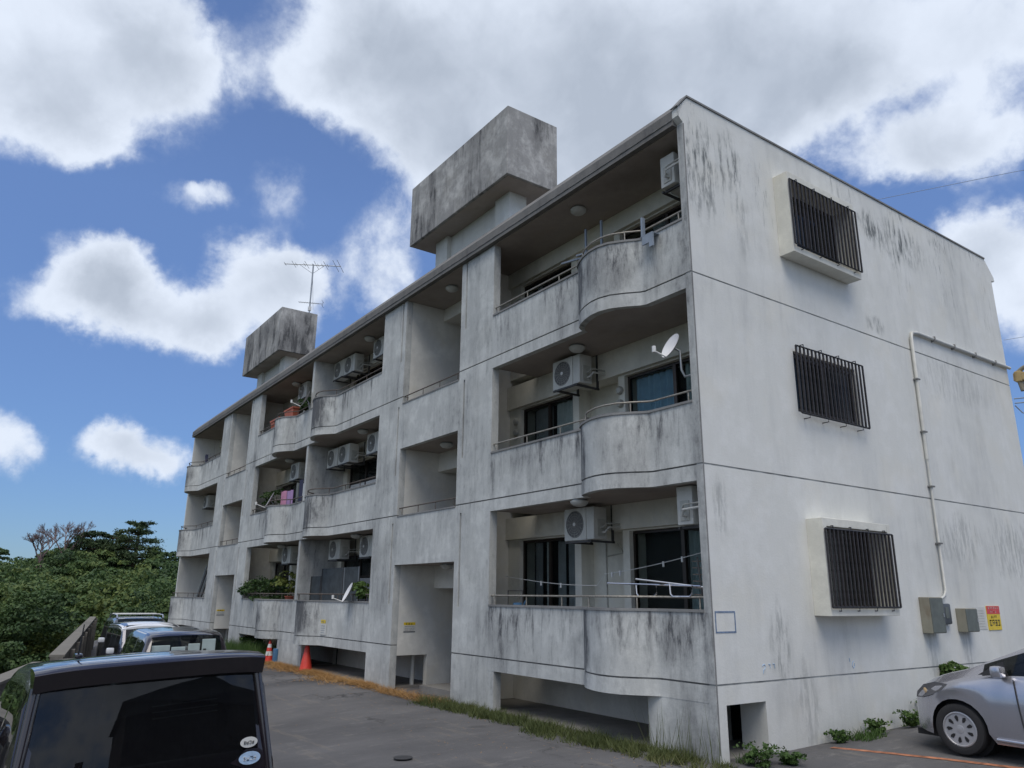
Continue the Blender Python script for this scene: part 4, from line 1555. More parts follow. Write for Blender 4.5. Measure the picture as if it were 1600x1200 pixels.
def crown(c, R, ncl, per, lsize, flat=.75, clr=.33):
    """clumps on and in an ellipsoid, leaves on each clump's surface"""
    out = []
    for _ in range(ncl):
        d = rng.normal(0, 1, 3)
        d /= np.linalg.norm(d)
        d[2] = d[2]*.9+.15
        r = rng.uniform(.45, 1.0)**.6
        cc = np.array(c)+d*R*r*np.array([1, 1, flat])
        cr = R*clr*rng.uniform(.6, 1.25)
        q = rng.normal(0, 1, (per, 3))
        q /= np.linalg.norm(q, axis=1)[:, None]
        q[:, 2] = np.abs(q[:, 2])*.9-.15
        pos = cc+q*cr*rng.uniform(.7, 1.05, (per, 1))*np.array([1, 1, .7])
        nn = q.copy()
        nn[:, 2] += .5
        out.append(leaves(pos, nn, lsize, .65, .6))
    return np.concatenate(out)


CAMX, CAMY, CAMZ = 6.75, -7.91, 1.95


def canopy(d, lat):
    """height of the canopy top above datum at distance d from the lot corner, lateral y"""
    t = min(1, max(0, (d-22)/55.))
    z = -3.2+8.4*t**.8
    return z


wood = []
ntree = 0
while ntree < 300:
    x = -rng.uniform(14, 92)
    y = rng.uniform(-48, 40)
    d = math.hypot(x-CAMX, y-CAMY)
    if x > -36 and y > wall_y(x)-3.0:
        continue
    # denser where the photograph looks
    wedge = (-9-.02*d < y < -7+.24*d-1)
    if not wedge and rng.uniform() < .62:
        continue
    prof = canopy(d, y)
    ridge = 1-.6*sm((y-4.5)/8.0)*sm((-x-35)/25)
    top = prof*ridge if prof > 0 else prof
    top += rng.normal(0, .8)
    R = rng.uniform(1.7, 3.9)*(1 if d > 35 else .72)
    ls = .25 if d > 45 else .17
    if wedge:
        ncl, per = (60, 64)
    else:
        ncl, per, ls = 16, 26, .5
    wood.append(crown((x, y, top-R*.8), R, ncl, per, ls, .8, .25))
    ntree += 1
W_ = np.concatenate(wood)
quads_to_obj('wooded_hillside', W_, M['wood'], kind='stuff', label='dense dark green wood covering the hill beyond the guard wall', category='wood')


def pine(loc, h, R, label, layers=6):
    t_ = thing('pine_tree', label, 'tree', loc, 'pines on the skyline')
    tr = MB().tube([(0, 0, -3), (.1, 0, h*.4), (-.1, .1, h*.75), (0, 0, h)], [.22, .17, .1, .03], 8)
    parts = []
    for i in range(layers):
        z = h*(.30+.66*i/(layers-1))
        rr = R*(1-.62*(i/(layers-1))**1.6)
        for k in range(8):
            a = 2*math.pi*(k/8)+i*1.3+rng.uniform(-.3, .3)
            L_ = rr*rng.uniform(.35, 1.0)
            ex = np.array([math.cos(a)*L_, math.sin(a)*L_, z+rng.uniform(-.1, .3)])
            tr.tube([(0, 0, z-.2), tuple(ex)], [.05, .02], 4)
            q = rng.normal(0, 1, (170, 3))*np.array([.42, .42, .15])*rr*.42
            parts.append(leaves(ex+q, np.tile([0, 0, 1.], (170, 1)), .24, .4, .7))
    tr.build('trunk', M['bark'], t_, smooth=60)
    f = quads_to_obj('crown', np.concatenate(parts), M['pine'])
    f.parent = t_
    return t_


pine((-69, 0.9, 2.9), 4.0, 2.8, 'flat topped pine left of the others on the wooded ridge')
pine((-70, 2.7, 3.0), 3.9, 2.6, 'middle low pine on the wooded ridge')
pine((-68, 4.4, 2.9), 5.0, 2.6, 'tallest pine at the right end of the wooded ridge')
pine((-74, -7.8, 2.4), 3.4, 2.2, 'pine cut by the left edge of the view')


def dead(loc, h, R, label, seed):
    rr = random.Random(seed)
    t_ = thing('dead_tree', label, 'tree', loc, 'leafless trees on the ridge')
    tr, tw = MB(), MB()

    def br(p, d, L_, r, lev):
        e = p+d*L_
        mid = p+d*(L_*.5)+Vector((rr.uniform(-1, 1), rr.uniform(-1, 1), rr.uniform(-.5, .5)))*(L_*.07)
        (tr if lev < 2 else tw).tube([p, mid, e], [r, r*.8, r*.55], 5 if lev < 2 else 3, caps=False)
        if lev == 5:
            return
        n_ = 3 if lev < 2 else 4
        for i in range(n_):
            dd = (d+Vector((rr.uniform(-1, 1), rr.uniform(-1, 1), rr.uniform(-.25, .55)))*(.62 if lev else .85)).normalized()
            br(p+d*(L_*rr.uniform(.5, 1)), dd, L_*rr.uniform(.5, .74), r*.6, lev+1)
    tr.tube([(0, 0, -3), (0, 0, .3)], [.24, .2], 6)
    for k in range(4):
        a = k*1.6
        br(Vector((0, 0, .2)), Vector((math.cos(a)*.45, math.sin(a)*.55, 1)).normalized(), h*.42, .075, 0)
    tr.build('trunk', M['deadwood'], t_)
    tw.build('twigs', M['deadwood'], t_)


dead((-68, -1.0, 4.4), 3.8, 2.5, 'large bare dead tree with spreading branches on the ridge', 3)
dead((-66, -2.8, 4.2), 2.8, 1.6, 'small bare dead tree left of the large one', 8)


def bush(loc, R, label, mat, ncl=34, per=60, ls=.2, flat=.7, name='bush', cat='bush'):
    t_ = thing(name, label, cat, loc)
    f = quads_to_obj('foliage', crown((0, 0, R*.5), R, ncl, per, ls, flat), mat)
    f.parent = t_
    st = MB()
    for k in range(5):
        a = k*1.25
        st.tube([(0, 0, -.4), (math.cos(a)*R*.3, math.sin(a)*R*.3, R*.7)], [R*.03, R*.012], 5)
    st.build('stem', M['bark'], t_)
    return t_


bush((-38, -3.6, -1.9), 2.0, 'yellow green bush behind the end of the guard wall', M['lime'])
bush((-36, -1.2, -2.2), 1.6, 'yellow green bush right of the first beside the building end', M['lime'])
bush((-45, -6.4, -1.4), 1.7, 'brighter yellow green crown in the wood at the left', M['lime'])
bush((-11.5, -8.3, -.65), .9, 'bright green bush just outside the guard wall at the left', M['weed'], ls=.12)

# grass and weeds


def blades(name, pts, hmin, hmax, wd, mat, lean=.35, **props):
    P_ = np.array(pts)
    n_ = len(P_)
    h = rng.uniform(hmin, hmax, n_)[:, None]
    a = rng.uniform(0, 2*np.pi, n_)
    side = np.stack([np.cos(a), np.sin(a), np.zeros(n_)], 1)*wd
    ln_ = np.stack([rng.normal(0, lean, n_), rng.normal(0, lean, n_), np.ones(n_)], 1)
    tip = P_+ln_*h
    V = np.stack([P_-side, P_+side, tip], 1)
    return quads_to_obj(name, V, mat, k=3, **props)


pts = []
for _ in range(11500):
    x = rng.uniform(-6.9, .25)
    u = (x+6.9)/7.1
    wdt = .42+.28*math.sin(x*1.7)*.4+.25*u
    y = -rng.uniform(0, 1)**1.25*wdt*1.1-.0
    if rng.uniform() < .25:
        y -= .08*rng.normal()
    if y > -.01:
        y = -.02
    if math.sin(x*5.1+y*3)+math.sin(x*2.3)+math.sin(x*11.7+y*9)*.7 < -.55-2.0*max(0, .5+y*1.6)*0-(.6 if y > -.2 else 0):
        continue
    pts.append((x, y, g(x, y)-.005))
blades('grass_strip', pts, .02, .11, .006, M['grass'], .6, kind='stuff', label='ragged green grass strip along the foot of the front wall', category='grass')
pts = []
for c_ in range(95):
    x0 = rng.uniform(-6.8, .1)
    y0 = -rng.uniform(.05, .55)
    for _ in range(45):
        pts.append((x0+rng.normal(0, .07), min(-.01, y0+rng.normal(0, .06)), g(x0, y0)))
blades('grass_tufts', pts, .05, .2, .006, M['grass'], .6, kind='stuff', label='green weed tufts standing in the grass strip along the front wall', category='grass')
pts = []
for _ in range(15000):
    x = rng.uniform(-17.2, -6.3)
    y = -abs(rng.normal(0, .26+.09*math.sin(x*2.1)+.06*math.sin(x*5.3)))-.05*rng.uniform(0, 1.4)
    if math.sin(x*3.7)+math.sin(x*8.3+y*6) < -1.1 and y < -.12:
        continue
    if -9.3 < x < -6.5:
        y = rng.uniform(-.45, .0)
        if rng.uniform() < .55:
            continue
    pts.append((x, y-.02, g(x, y)+rng.uniform(0, .035)))
blades('dry_grass', pts, .02, .11, .006, M['dry'], 1.9, kind='stuff', label='straw coloured dead grass along the foot of the wall', category='grass')
pts = [(rng.uniform(-1.1, .1), -abs(rng.normal(0, .12))-.03, .02) for _ in range(60)]
blades('tall_stalks', pts, .3, .75, .004, M['grass'], .16, kind='stuff', label='thin tall grass stalks against the near pier', category='grass')
pts = []
for _ in range(4200):
    x = rng.uniform(-20.6, -16.6)
    y = rng.uniform(-.9, .6)
    pts.append((x, y, g(x, y)))
blades('weed_patch', pts, .15, .62, .012, M['weed'], .4, kind='stuff', label='tall green weeds in front of the far crawl space opening', category='weeds')
bush((-19.9, .35, .1), .42, 'leafy shrub in the crawl opening under the far balcony', M['weed'], 16, 40, .1)
for (x, y, z, R, lb) in ((.34, .30, .0, .26, 'bright green leafy weed at the near corner of the building'),
                         (.55, .62, .0, .17, 'small leafy weed right of the corner weed'),
                         (.22, 3.1, .13, .17, 'low sprawling weed at the foot of the end wall below the barred window'),
                         (.3, 3.9, .17, .20, 'second low weed along the foot of the end wall'),
                         (.25, 4.7, .21, .26, 'leafy weed further along the end wall foot'),
                         (.3, 5.5, .24, .34, 'taller weed on the end wall behind the silver car nose'),
                         (.2, 2.2, .08, .15, 'tiny weed mound beside the orange line at the end wall')):
    t_ = bush((x, y, z), R*.6, lb, M['weed'], 20, 30, .05, .8, 'weed_clump', 'weed')
    C_ = []
    for k in range(26):
        a_ = rng.uniform(0, 6.28)
        L_ = R*rng.uniform(.5, 1.5)
        for q in range(12):
            f_ = q/11.
            C_.append((math.cos(a_)*L_*f_+rng.normal(0, .015), math.sin(a_)*L_*f_+rng.normal(0, .015), R*.9*math.sin(f_*2.2)*rng.uniform(.85, 1.1)))
    C_ = np.array([c for c in C_ if c[0]+x > .02])
    f = quads_to_obj('runners', leaves(C_, np.tile([0, 0, 1.], (len(C_), 1)), .05, .6, .7), M['weed'])
    f.parent = t_
bush((.12, 5.75, .62), .26, 'vine climbing the end wall above the weeds', M['weed'], 16, 40, .09, 1.0, 'wall_vine', 'vine')
pts = [(rng.uniform(.03, .5), rng.uniform(.2, 6.5), 0) for _ in range(4200)]
pts = [(x, y, g(x, y)) for x, y, _ in pts if math.sin(y*3)+math.sin(y*7.7)*.5+(.5 if y > 2.4 else -.6) > x*2.2]
blades('end_wall_grass', pts, .03, .14, .007, M['weed'], .5, kind='stuff', label='grass growing along the foot of the end wall', category='grass')

C_ = np.array([(rng.uniform(-16, 1), -abs(rng.normal(0, 1.3))-.1, 0) for _ in range(900)])
C_[:, 2] = [g(x, y)+.006 for x, y, _ in C_]
quads_to_obj('scattered_straw', leaves(C_, np.tile([0, 0, 1.], (len(C_), 1)), .05, .15, .1), M['dry'], kind='stuff', label='loose bits of straw scattered over the asphalt by the wall', category='debris')

# plants on the balconies
for (x, y, z, R, lb, mt) in ((-20.0, .35, 1.9, .5, 'potted bush at the left of the plant filled ground balcony', 'pot'),
                             (-19.0, .35, 1.9, .55, 'wide potted shrub in the middle of the plant filled ground balcony', 'pot'),
                             (-18.0, .4, 1.85, .5, 'potted fern like shrub right of the middle on the ground balcony', 'pot'),
                             (-16.9, .5, 2.15, .5, 'tall yellow green potted plant beside the party wall', 'lime'),
                             (-19.0, .45, 4.95, .45, 'potted shrub on the middle floor balcony left of the dish', 'pot'),
                             (-16.5, .45, 7.7, .35, 'dark potted plant behind the red planters', 'pot'),
                             (-10.95, .25, 1.9, .36, 'green leafy plant at the right end of the net balcony', 'weed')):
    t_ = thing('potted_plant', lb, 'plant', (x, y, z), 'potted plants on the balconies')
    f = quads_to_obj('foliage', crown((0, 0, .1), R, 22, 34, .10, .8, .38), M[mt])
    f.parent = t_
    MB().lathe((0, 0, -.55), (0, 0, 1), [(0, .12), (.25, .16), (.26, .18), (.3, .18)], 14).build('pot', M['terracotta'], t_, smooth=40)
    MB().tube([(0, 0, -.3), (.02, .02, .2)], [.02, .01], 5).build('stem', M['bark'], t_)

# ------------------------------------------------------------------ guard wall


def guardwall(pts, zt0, zt1, th, label):
    t_ = thing('guard_wall', label, 'wall', (0, 0, 0), 'concrete guard wall along the lot')
    (x0, y0), (x1, y1) = pts
    d = Vector((x1-x0, y1-y0, 0)).normalized()
    nrm = Vector((-d.y, d.x, 0))
    if nrm.y > 0:
        nrm = -nrm
    for nm, a, off, lo, hi, mt in (('wall_body', th, 0, None, 0, 'wallold'), ('wall_top', th+.04, -.02, -.0, .035, 'wallcap')):
        v = []
        for (x, y, zt_) in ((x0, y0, zt0), (x1, y1, zt1)):
            for o in (off, off+a):
                p = Vector((x, y, 0))+nrm*o
                zl = -4. if lo is None else zt_+.001
                v += [(p.x, p.y, zl), (p.x, p.y, zt_+hi)]
        MB().add(v, [(0, 1, 3, 2), (4, 6, 7, 5), (0, 4, 5, 1), (2, 3, 7, 6), (1, 5, 7, 3), (0, 2, 6, 4)]).build(nm, M[mt], t_)
    L_ = math.hypot(x1-x0, y1-y0)
    for i in range(1, int(L_/2.4)+1):
        f = i*2.4/L_
        if f < .98:
            c = Vector((x0, y0, 0)).lerp(Vector((x1, y1, 0)), f)-nrm*.04
            zt_ = zt0+(zt1-zt0)*f
            MB().obox((c.x, c.y, (zt_-.8)/2), tuple(d), tuple(nrm), (0, 0, 1), .12, .045, (zt_+.8)/2-.03).build('buttress', M['wallold'], t_)


guardwall([(-9.2, -6.2), (-31.0, -2.88)], .86, .92, .2, 'old concrete guard wall running away beside the parked cars')
guardwall([(9.5, -11.1), (-8.3, -6.5)], .80, .82, .2, 'lower near stretch of concrete guard wall left of the dark van')

# ------------------------------------------------------------------ cars


def arc_stations(xw, R, zc, zb, n_=9):
    out = []
    for i in range(n_):
        a = math.pi*i/(n_-1)
        x = xw+R*math.cos(math.pi-a)
        z = zc+R*math.sin(a)
        out.append((x, max(zb, z)))
    return out


def interp(tab, x):
    if x <= tab[0][0]:
        return tab[0][1]
    for (a, fa), (b_, fb) in zip(tab, tab[1:]):
        if a <= x <= b_:
            return fa+(fb-fa)*(x-a)/(b_-a) if b_ > a else fb
    return tab[-1][1]


def make_car(t_, spec, mats):
    """+x is the nose. spec tables: hw (half width), belt, top (centre line), rw (roof half width), wheels, zb"""
    wh, zb0, WR = spec['wheels'], spec['zb'], spec['wr']
    arch = WR+.055
    xs_ = set(round(x, 3) for x in lin(spec['x0'], spec['x1'], 25))
    for tb in ('hw', 'belt', 'top', 'rw'):
        xs_ |= set(round(a, 3) for a, _ in spec[tb])
    for lo, hi in spec['side_glass']:
        xs_ |= {round(lo, 3), round(hi, 3)}
    arcs = {}
    for xw in wh:
        xs_ = set(x for x in xs_ if abs(x-xw) > arch+.01 or any(abs(x-q) < 1e-3 for lo, hi in spec['side_glass'] for q in (lo, hi)))
        for i in range(13):
            a = math.pi*i/12
            xs_.add(round(xw-arch*math.cos(a), 3))
    xs_ = sorted(xs_)
    keep = [xs_[0]]
    for x in xs_[1:]:
        if x-keep[-1] > .006:
            keep.append(x)
    xs_ = keep

    def section(x):
        w_ = interp(spec['hw'], x)
        be = interp(spec['belt'], x)
        tp = interp(spec['top'], x)
        rw = min(interp(spec['rw'], x), w_*.97)
        zb = zb0 if 'zbt' not in spec else interp(spec['zbt'], x)
        for xw in wh:
            if abs(x-xw) < arch+1e-3:
                zb = max(zb, WR+math.sqrt(max(0, arch*arch-(x-xw)**2)))
        dz = tp-be
        lowz = min(zb+.10, be-.12)
        return [(w_*.955 if zb <= zb0+.05 else w_*.99, zb),
                (w_*.992, max(lowz, zb+.02)),
                (w_, zb+(be-zb)*.55),
                (w_*.985, be-.05*(be > zb+.2)),
                (w_*.955, be),
                (w_*.955+(rw-w_*.955)*.10, be+dz*.07),
                (w_*.955+(rw-w_*.955)*.86, be+dz*.80),
                (rw*.975, be+dz*.915),
                (rw*.88, be+dz*.968),
                (rw*.5, be+dz*.993),
                (0, tp)]
    secs = [section(x) for x in xs_]
    K = 11
    cells = {'body': [], 'side_window': [], 'windscreen': [], 'rear_window': [], 'lower': []}

    def cat(i, k, sgn):
        xa, xb = xs_[i], xs_[i+1]
        xm_ = (xa+xb)/2
        if k == 5 and any(lo-1e-3 <= xm_ <= hi+1e-3 for lo, hi in spec['side_glass']):
            j = [n_ for n_, (lo, hi) in enumerate(spec['side_glass']) if lo-1e-3 <= xm_ <= hi+1e-3][0]
            return 'side_window'+str(j)+('l' if sgn > 0 else 'r')
        if k >= 8 and spec['ws'][0] <= xm_ <= spec['ws'][1]:
            return 'windscreen'
        if k >= 8 and spec['rs'][0] <= xm_ <= spec['rs'][1]:
            return 'rear_window'
        return 'body'
    for i in range(len(xs_)-1):
        for k in range(K-1):
            for sgn in (1, -1):
                q = [(xs_[i], sgn*secs[i][k][0], secs[i][k][1]), (xs_[i+1], sgn*secs[i+1][k][0], secs[i+1][k][1]),
                     (xs_[i+1], sgn*secs[i+1][k+1][0], secs[i+1][k+1][1]), (xs_[i], sgn*secs[i][k+1][0], secs[i][k+1][1])]
                if sgn < 0:
                    q = q[::-1]
                cells.setdefault(cat(i, k, sgn), []).append(q)
    # end caps
    for i in (0, -1):
        ring = [(xs_[i], y, z) for y, z in secs[i]]+[(xs_[i], -y, z) for y, z in secs[i][:-1][::-1]]
        cells['body'].append(ring if i else ring[::-1])
    import bmesh
    for nm, fs in cells.items():
        if not fs:
            continue
        if nm.startswith('side_window'):
            nm = 'side_window'
        m_ = MB()
        key = {}
        for q in fs:
            idx = []
            for p in q:
                kk = tuple(round(c_, 4) for c_ in p)
                if kk not in key:
                    key[kk] = len(m_.v)
                    m_.v.append(kk)
                if key[kk] not in idx:
                    idx.append(key[kk])
            if len(idx) > 2:
                m_.f.append(tuple(idx))
        ob = m_.build(nm, M[mats[nm]] if nm in mats else M[mats['body']], t_, smooth=spec.get('smooth', 42))
    # floor pan and inner arches
    fp = MB()
    x0, x1 = spec['x0']+.12, spec['x1']-.12
    wi = interp(spec['hw'], 0)-.26
    fp.box(x0, x1, -wi, wi, zb0+.02, .5)
    fp.build('floor_pan', M['blackplastic'], t_)
    hw0 = interp(spec['hw'], wh[0])
    for xw in wh:
        for sgn in (1, -1):
            y1 = sgn*(hw0-.015)
            y0 = sgn*(hw0-.20)
            ty = MB().lathe((xw, y0, WR), (0, sgn, 0), [(0, WR-.03), (.01, WR-.008), (.03, WR), (.155, WR), (.175, WR-.012), (.185, WR-.05), (.178, WR-.085), (.14, WR-.088)], 32, caps=False)
            tyo = ty.build('tyre', M['tyre'], t_, smooth=40)
            rimr = WR-.09
            rm = MB().lathe((xw, y1-sgn*.045, WR), (0, sgn, 0), [(0, rimr), (.03, rimr), (.034, rimr*.93), (.02, rimr*.9), (.018, .01)], 32)
            ro = rm.build('wheel_cover', M[mats.get('rim', 'hub')], t_, smooth=35)
            sp = MB()
            ns = 9
            for s_ in range(ns):
                a = 2*math.pi*s_/ns
                ca, sa = math.cos(a), math.sin(a)
                yv = y1-sgn*.045+sgn*.0235

                def pp(r, t__):
                    return (xw+ca*r-sa*t__, yv, WR+sa*r+ca*t__)
                ri, ro_ = rimr*.42, rimr*.80
                sp.add([pp(ri, -.004), pp(ri+.02, -.018), pp(ro_-.02, -.028), pp(ro_, 0.0), pp(ro_-.02, .016), pp(ri+.02, .012)], [tuple(range(6))])
            sp.build('cover_slot', M['blackplastic'], ro)
            MB().lathe((xw, sgn*(hw0-.03)-sgn*.02+sgn*.0, WR), (0, sgn, 0), [(0, .05), (.012, .045), (.016, .01)], 16).build('hub_cap', M[mats.get('rim', 'hub')], ro, smooth=40)
            MB().lathe((xw, sgn*.35, WR), (0, sgn, 0), [(0, arch-.01), (hw0-.35-.20, arch-.01)], 20).build('wheel_well', M['blackplastic'], t_)


def mirror(t_, x, y, z, sgn, mat):
    m_ = MB().box(x-.07, x+.05, y, y+sgn*.17, z-.06, z+.07) if sgn > 0 else MB().box(x-.07, x+.05, y-.17, y, z-.06, z+.07)
    m_.build('door_mirror', M[mat], t_, bevel=.035, smooth=50)


# --- dark wagon right in front of the camera
van = thing('parked_van', 'dark purple boxy wagon seen from behind at the lower left', 'car', (.42, -6.885, .03), rz=math.pi)
van.rotation_euler = (rad(-2.6), 0, math.pi)
spec = dict(x0=-1.70, x1=1.70, zb=.22, wr=.28, wheels=(1.18, -1.22), smooth=40,
            hw=[(-1.70, .68), (-1.60, .72), (-1.3, .735), (1.2, .735), (1.5, .68), (1.64, .60), (1.70, .5)],
            belt=[(-1.70, .92), (-1.3, .93), (.9, .90), (1.3, .84), (1.7, .7)],
            top=[(-1.70, 1.0), (-1.685, 1.06), (-1.60, 1.49), (-1.52, 1.555), (-1.2, 1.574), (-.9, 1.558), (0, 1.49), (.45, 1.42), (1.15, 1.0), (1.5, .92), (1.70, .76)],
            rw=[(-1.70, .64), (-1.60, .59), (-1.5, .555), (0, .55), (.45, .545), (1.15, .60), (1.7, .45)],
            side_glass=((-1.45, -.75), (-.68, .05), (.12, .8)), ws=(.45, 1.15), rs=(-1.69, -1.60))
make_car(van, spec, dict(body='van', side_window='privacy', windscreen='autoglass', rear_window='privacy'))
# tailgate: big dark pane with its painted surround, spoiler, stickers
tg = MB()
zs_ = [.80, .95, 1.1, 1.25, 1.40, 1.47]
v = []
for z in zs_:
    xx = -1.735+.10*((z-.80)/.67)**1.3
    hw_ = .625-.085*(z-.8)/.67
    for yv in lin(-1, 1, 9):
        v.append((xx+.05*yv*yv*.6, yv*hw_, z))
n9 = 9
tg.add(v, [(j*n9+i, j*n9+i+1, (j+1)*n9+i+1, (j+1)*n9+i) for j in range(len(zs_)-1) for i in range(n9-1)])
tg.build('tailgate_window', M['privacy'], van, smooth=60)
tf = MB()
for sgn in (-1, 1):
    pts = []
    for z in zs_:
        xx = -1.735+.10*((z-.80)/.67)**1.3+.03
        hw_ = .625-.085*(z-.8)/.67
        pts.append((xx+.005, sgn*(hw_+.012), z))
    tf.tube(pts, .028, 8)
tf.build_parts('tailgate_pillar', M['van'], van, smooth=60)
sp = MB()
prof = [(-1.40, 1.580), (-1.62, 1.584), (-1.735, 1.572), (-1.75, 1.56), (-1.705, 1.475), (-1.60, 1.45)]
v = []
ys_ = lin(-1, 1, 15)
for yv in ys_:
    hwz = .572
    dz = -.022*abs(yv)**4
    dx = .05*abs(yv)**3
    for (x, z) in prof:
        v.append((x+dx*(x < -1.5), yv*hwz, z+dz))
npz = len(prof)
sp.add(v, [(j*npz+i, j*npz+i+1, (j+1)*npz+i+1, (j+1)*npz+i) for j in range(14) for i in range(npz-1)]+[tuple(range(npz)), tuple(range(14*npz, 15*npz))])
sp.build('roof_spoiler', M['van'], van, smooth=35)
for (y, z, rx, rz_, mt, nm) in ((-.50, 1.095, .048, .028, 'paper', 'white_sticker'), (-.505, 1.015, .06, .034, 'faintblue', 'blue_sticker')):
    m_ = MB()
    xx = -1.735+.10*((z-.80)/.67)**1.3+.05*(y/.62)**2*.6-.022
    pts = [(xx+.15*rz_*0, y+rx*math.cos(a), z+rz_*math.sin(a)) for a in lin(0, 2*math.pi, 25)[:-1]]
    m_.add([(xx, y, z)]+pts, [(0, i+1, (i+1) % 24+1) for i in range(24)])
    st_ = m_.build(nm, M[mt], van)
    mk = MB()
    glyphs(mk, (xx-.001, y+rx*.6, z-rz_*.3), (0, -1, 0), (0, 0, 1), (-1, 0, 0), rx*1.25, rz_*.5, 4, 70)
    mk.build('lettering', M['ink'] if mt == 'paper' else M['white'], st_)
m_ = MB()
for k_ in range(3):
    m_.tube([(-1.60-.01*k_, -.34, 1.33-.03*k_), (-1.60-.01*k_, -.0, 1.325-.03*k_)], .0035, 4)
m_.build('window_blind_slats', M['shade'], van)
MB().tube([(-1.76, .1, .90), (-1.745, -.3, .915), (-1.735, -.52, .93)], .006, 5).build('wiper', M['chrome'], van)
MB().tube([(-1.17, .33, 1.59), (-1.30, .33, 1.76)], [.006, .003], 6).build('aerial', M['brack'], van)
MB().box(-1.22, -1.12, .31, .35, 1.57, 1.598).build('aerial_base', M['van'], van, bevel=.012, smooth=40)
MB().box(-1.3, -1.26, -.45, .5, .6, 1.25).build('rear_seat', M['dark'], van, bevel=.02)
for yv in (-.3, .3):
    MB().box(-1.2, -1.1, yv-.12, yv+.12, 1.2, 1.36).build('headrest', M['dark'], van, bevel=.03)
mirror(van, .75, .78, 1.0, 1, 'van')
mirror(van, .75, -.78, 1.0, -1, 'van')

# --- second dark wagon
c2 = thing('parked_car', 'dark maroon wagon with white items behind its glass, ahead of the purple wagon', 'car', (-7.6, -4.83, -.17), rz=math.pi)
c2.rotation_euler = (rad(-1), 0, math.pi-rad(2))
spec2 = dict(spec)
spec2.update(top=[(-1.70, 1.0), (-1.685, 1.06), (-1.50, 1.46), (-1.42, 1.52), (-1.2, 1.56), (0, 1.57), (.45, 1.53), (1.15, 1.0), (1.5, .92), (1.70, .76)], rs=(-1.69, -1.45),
             hw=[(-1.70, .66), (-1.60, .72), (-1.3, .74), (1.2, .74), (1.5, .71), (1.64, .62), (1.70, .5)])
make_car(c2, spec2, dict(body='darkpaint', side_window='autoglass', windscreen='autoglass', rear_window='clearglass'))
for (a, b_, z0, z1, nm) in ((-.44, -.24, 1.02, 1.43, 'white_box'), (-.21, -.04, 1.02, 1.37, 'white_box'), (.0, .2, 1.02, 1.33, 'crumpled_sunshade'), (.22, .48, 1.02, 1.36, 'crumpled_sunshade')):
    MB().box(-1.46, -1.44, a, b_, z0, z1).build(nm, M['shade'], c2, bevel=.008)
MB().box(-1.475, -1.465, -.30, -.26, 1.25, 1.29).build('dark_spot', M['ink'], c2)
mirror(c2, .75, .78, 1.0, 1, 'darkpaint')
mirror(c2, .75, -.78, 1.0, -1, 'darkpaint')

# --- white roofed small car facing the camera
c3 = thing('parked_car', 'dark compact with white roof facing the camera, behind the maroon wagon', 'car', (-14.7, -3.88, g(-14.5, -4.25)-.06))
spec3 = dict(x0=-1.70, x1=1.70, zb=.2, wr=.28, wheels=(1.15, -1.15), smooth=40,
             hw=[(-1.70, .66), (-1.55, .74), (1.2, .74), (1.5, .70), (1.64, .6), (1.70, .45)],
             belt=[(-1.70, .92), (.9, .92), (1.3, .88), (1.7, .74)],
             top=[(-1.70, 1.0), (-1.6, 1.5), (-1.4, 1.60), (0, 1.64), (.55, 1.60), (.98, 1.04), (1.5, .97), (1.70, .82)],
             rw=[(-1.70, .66), (-1.5, .64), (.55, .64), (.98, .68), (1.7, .45)],
             side_glass=((-1.4, -.7), (-.62, .0), (.08, .62)), ws=(.55, .98), rs=(-1.69, -1.6))
make_car(c3, spec3, dict(body='navypaint', side_window='autoglass', windscreen='autoglass', rear_window='autoglass'))
rp = MB()
v = []
for x, z in ((-1.45, 1.603), (-1.0, 1.622), (0, 1.648), (.5, 1.618), (.62, 1.565)):
    for yv in lin(-1, 1, 9):
        v.append((x, yv*.655, z-.075*abs(yv)**3+.004))
rp.add(v, [(j*9+i, j*9+i+1, (j+1)*9+i+1, (j+1)*9+i) for j in range(4) for i in range(8)])
rp.add([(p[0], p[1], p[2]-.05) for p in v], [(j*9+i, j*9+i+1, (j+1)*9+i+1, (j+1)*9+i) for j in range(4) for i in range(8)])
rp.f += [(i, i+1, 45+i+1, 45+i) for i in range(36, 44)]
rp.build('roof_panel', M['whitepaint'], c3, smooth=50)
for sgn in (-1, 1):
    MB().lathe((1.46, sgn*.5, .80), (1, sgn*.35, .25), [(0, .13), (.06, .12), (.10, .08), (.11, .02)], 18).build('headlight', M['chrome'], c3, smooth=50)
MB().box(1.60, 1.72, -.32, .32, .72, .80).build('grille', M['chrome'], c3, bevel=.02)
for sgn in (-1, 1):
    mirror(c3, .72, sgn*.78, 1.02, sgn, 'whitepaint')
MB().box(.66, .67, -.06, .04, 1.42, 1.5).build('interior_mirror', M['dark'], c3)

# --- grey wagon with roof rack
c4 = thing('parked_car', 'grey wagon with silver roof rails, farthest in the row along the guard wall', 'car', (-19.2, -3.3, g(-18.6, -3.75)-.06), rz=rad(-3))
spec4 = dict(x0=-2.1, x1=2.1, zb=.25, wr=.31, wheels=(1.35, -1.3), smooth=40,
             hw=[(-2.1, .74), (-1.9, .83), (1.5, .84), (1.85, .80), (2.1, .55)],
             belt=[(-2.1, 1.0), (1.2, .98), (1.7, .92), (2.1, .75)],
             top=[(-2.1, 1.1), (-1.95, 1.55), (-1.7, 1.66), (0, 1.70), (.5, 1.66), (1.2, 1.1), (1.8, .98), (2.1, .82)],
             rw=[(-2.1, .72), (-1.7, .68), (.5, .68), (1.2, .75), (2.1, .5)],
             side_glass=((-1.8, -.95), (-.85, .0), (.08, .75)), ws=(.5, 1.2), rs=(-2.09, -1.95))
make_car(c4, spec4, dict(body='greypaint', side_window='autoglass', windscreen='autoglass', rear_window='autoglass'))
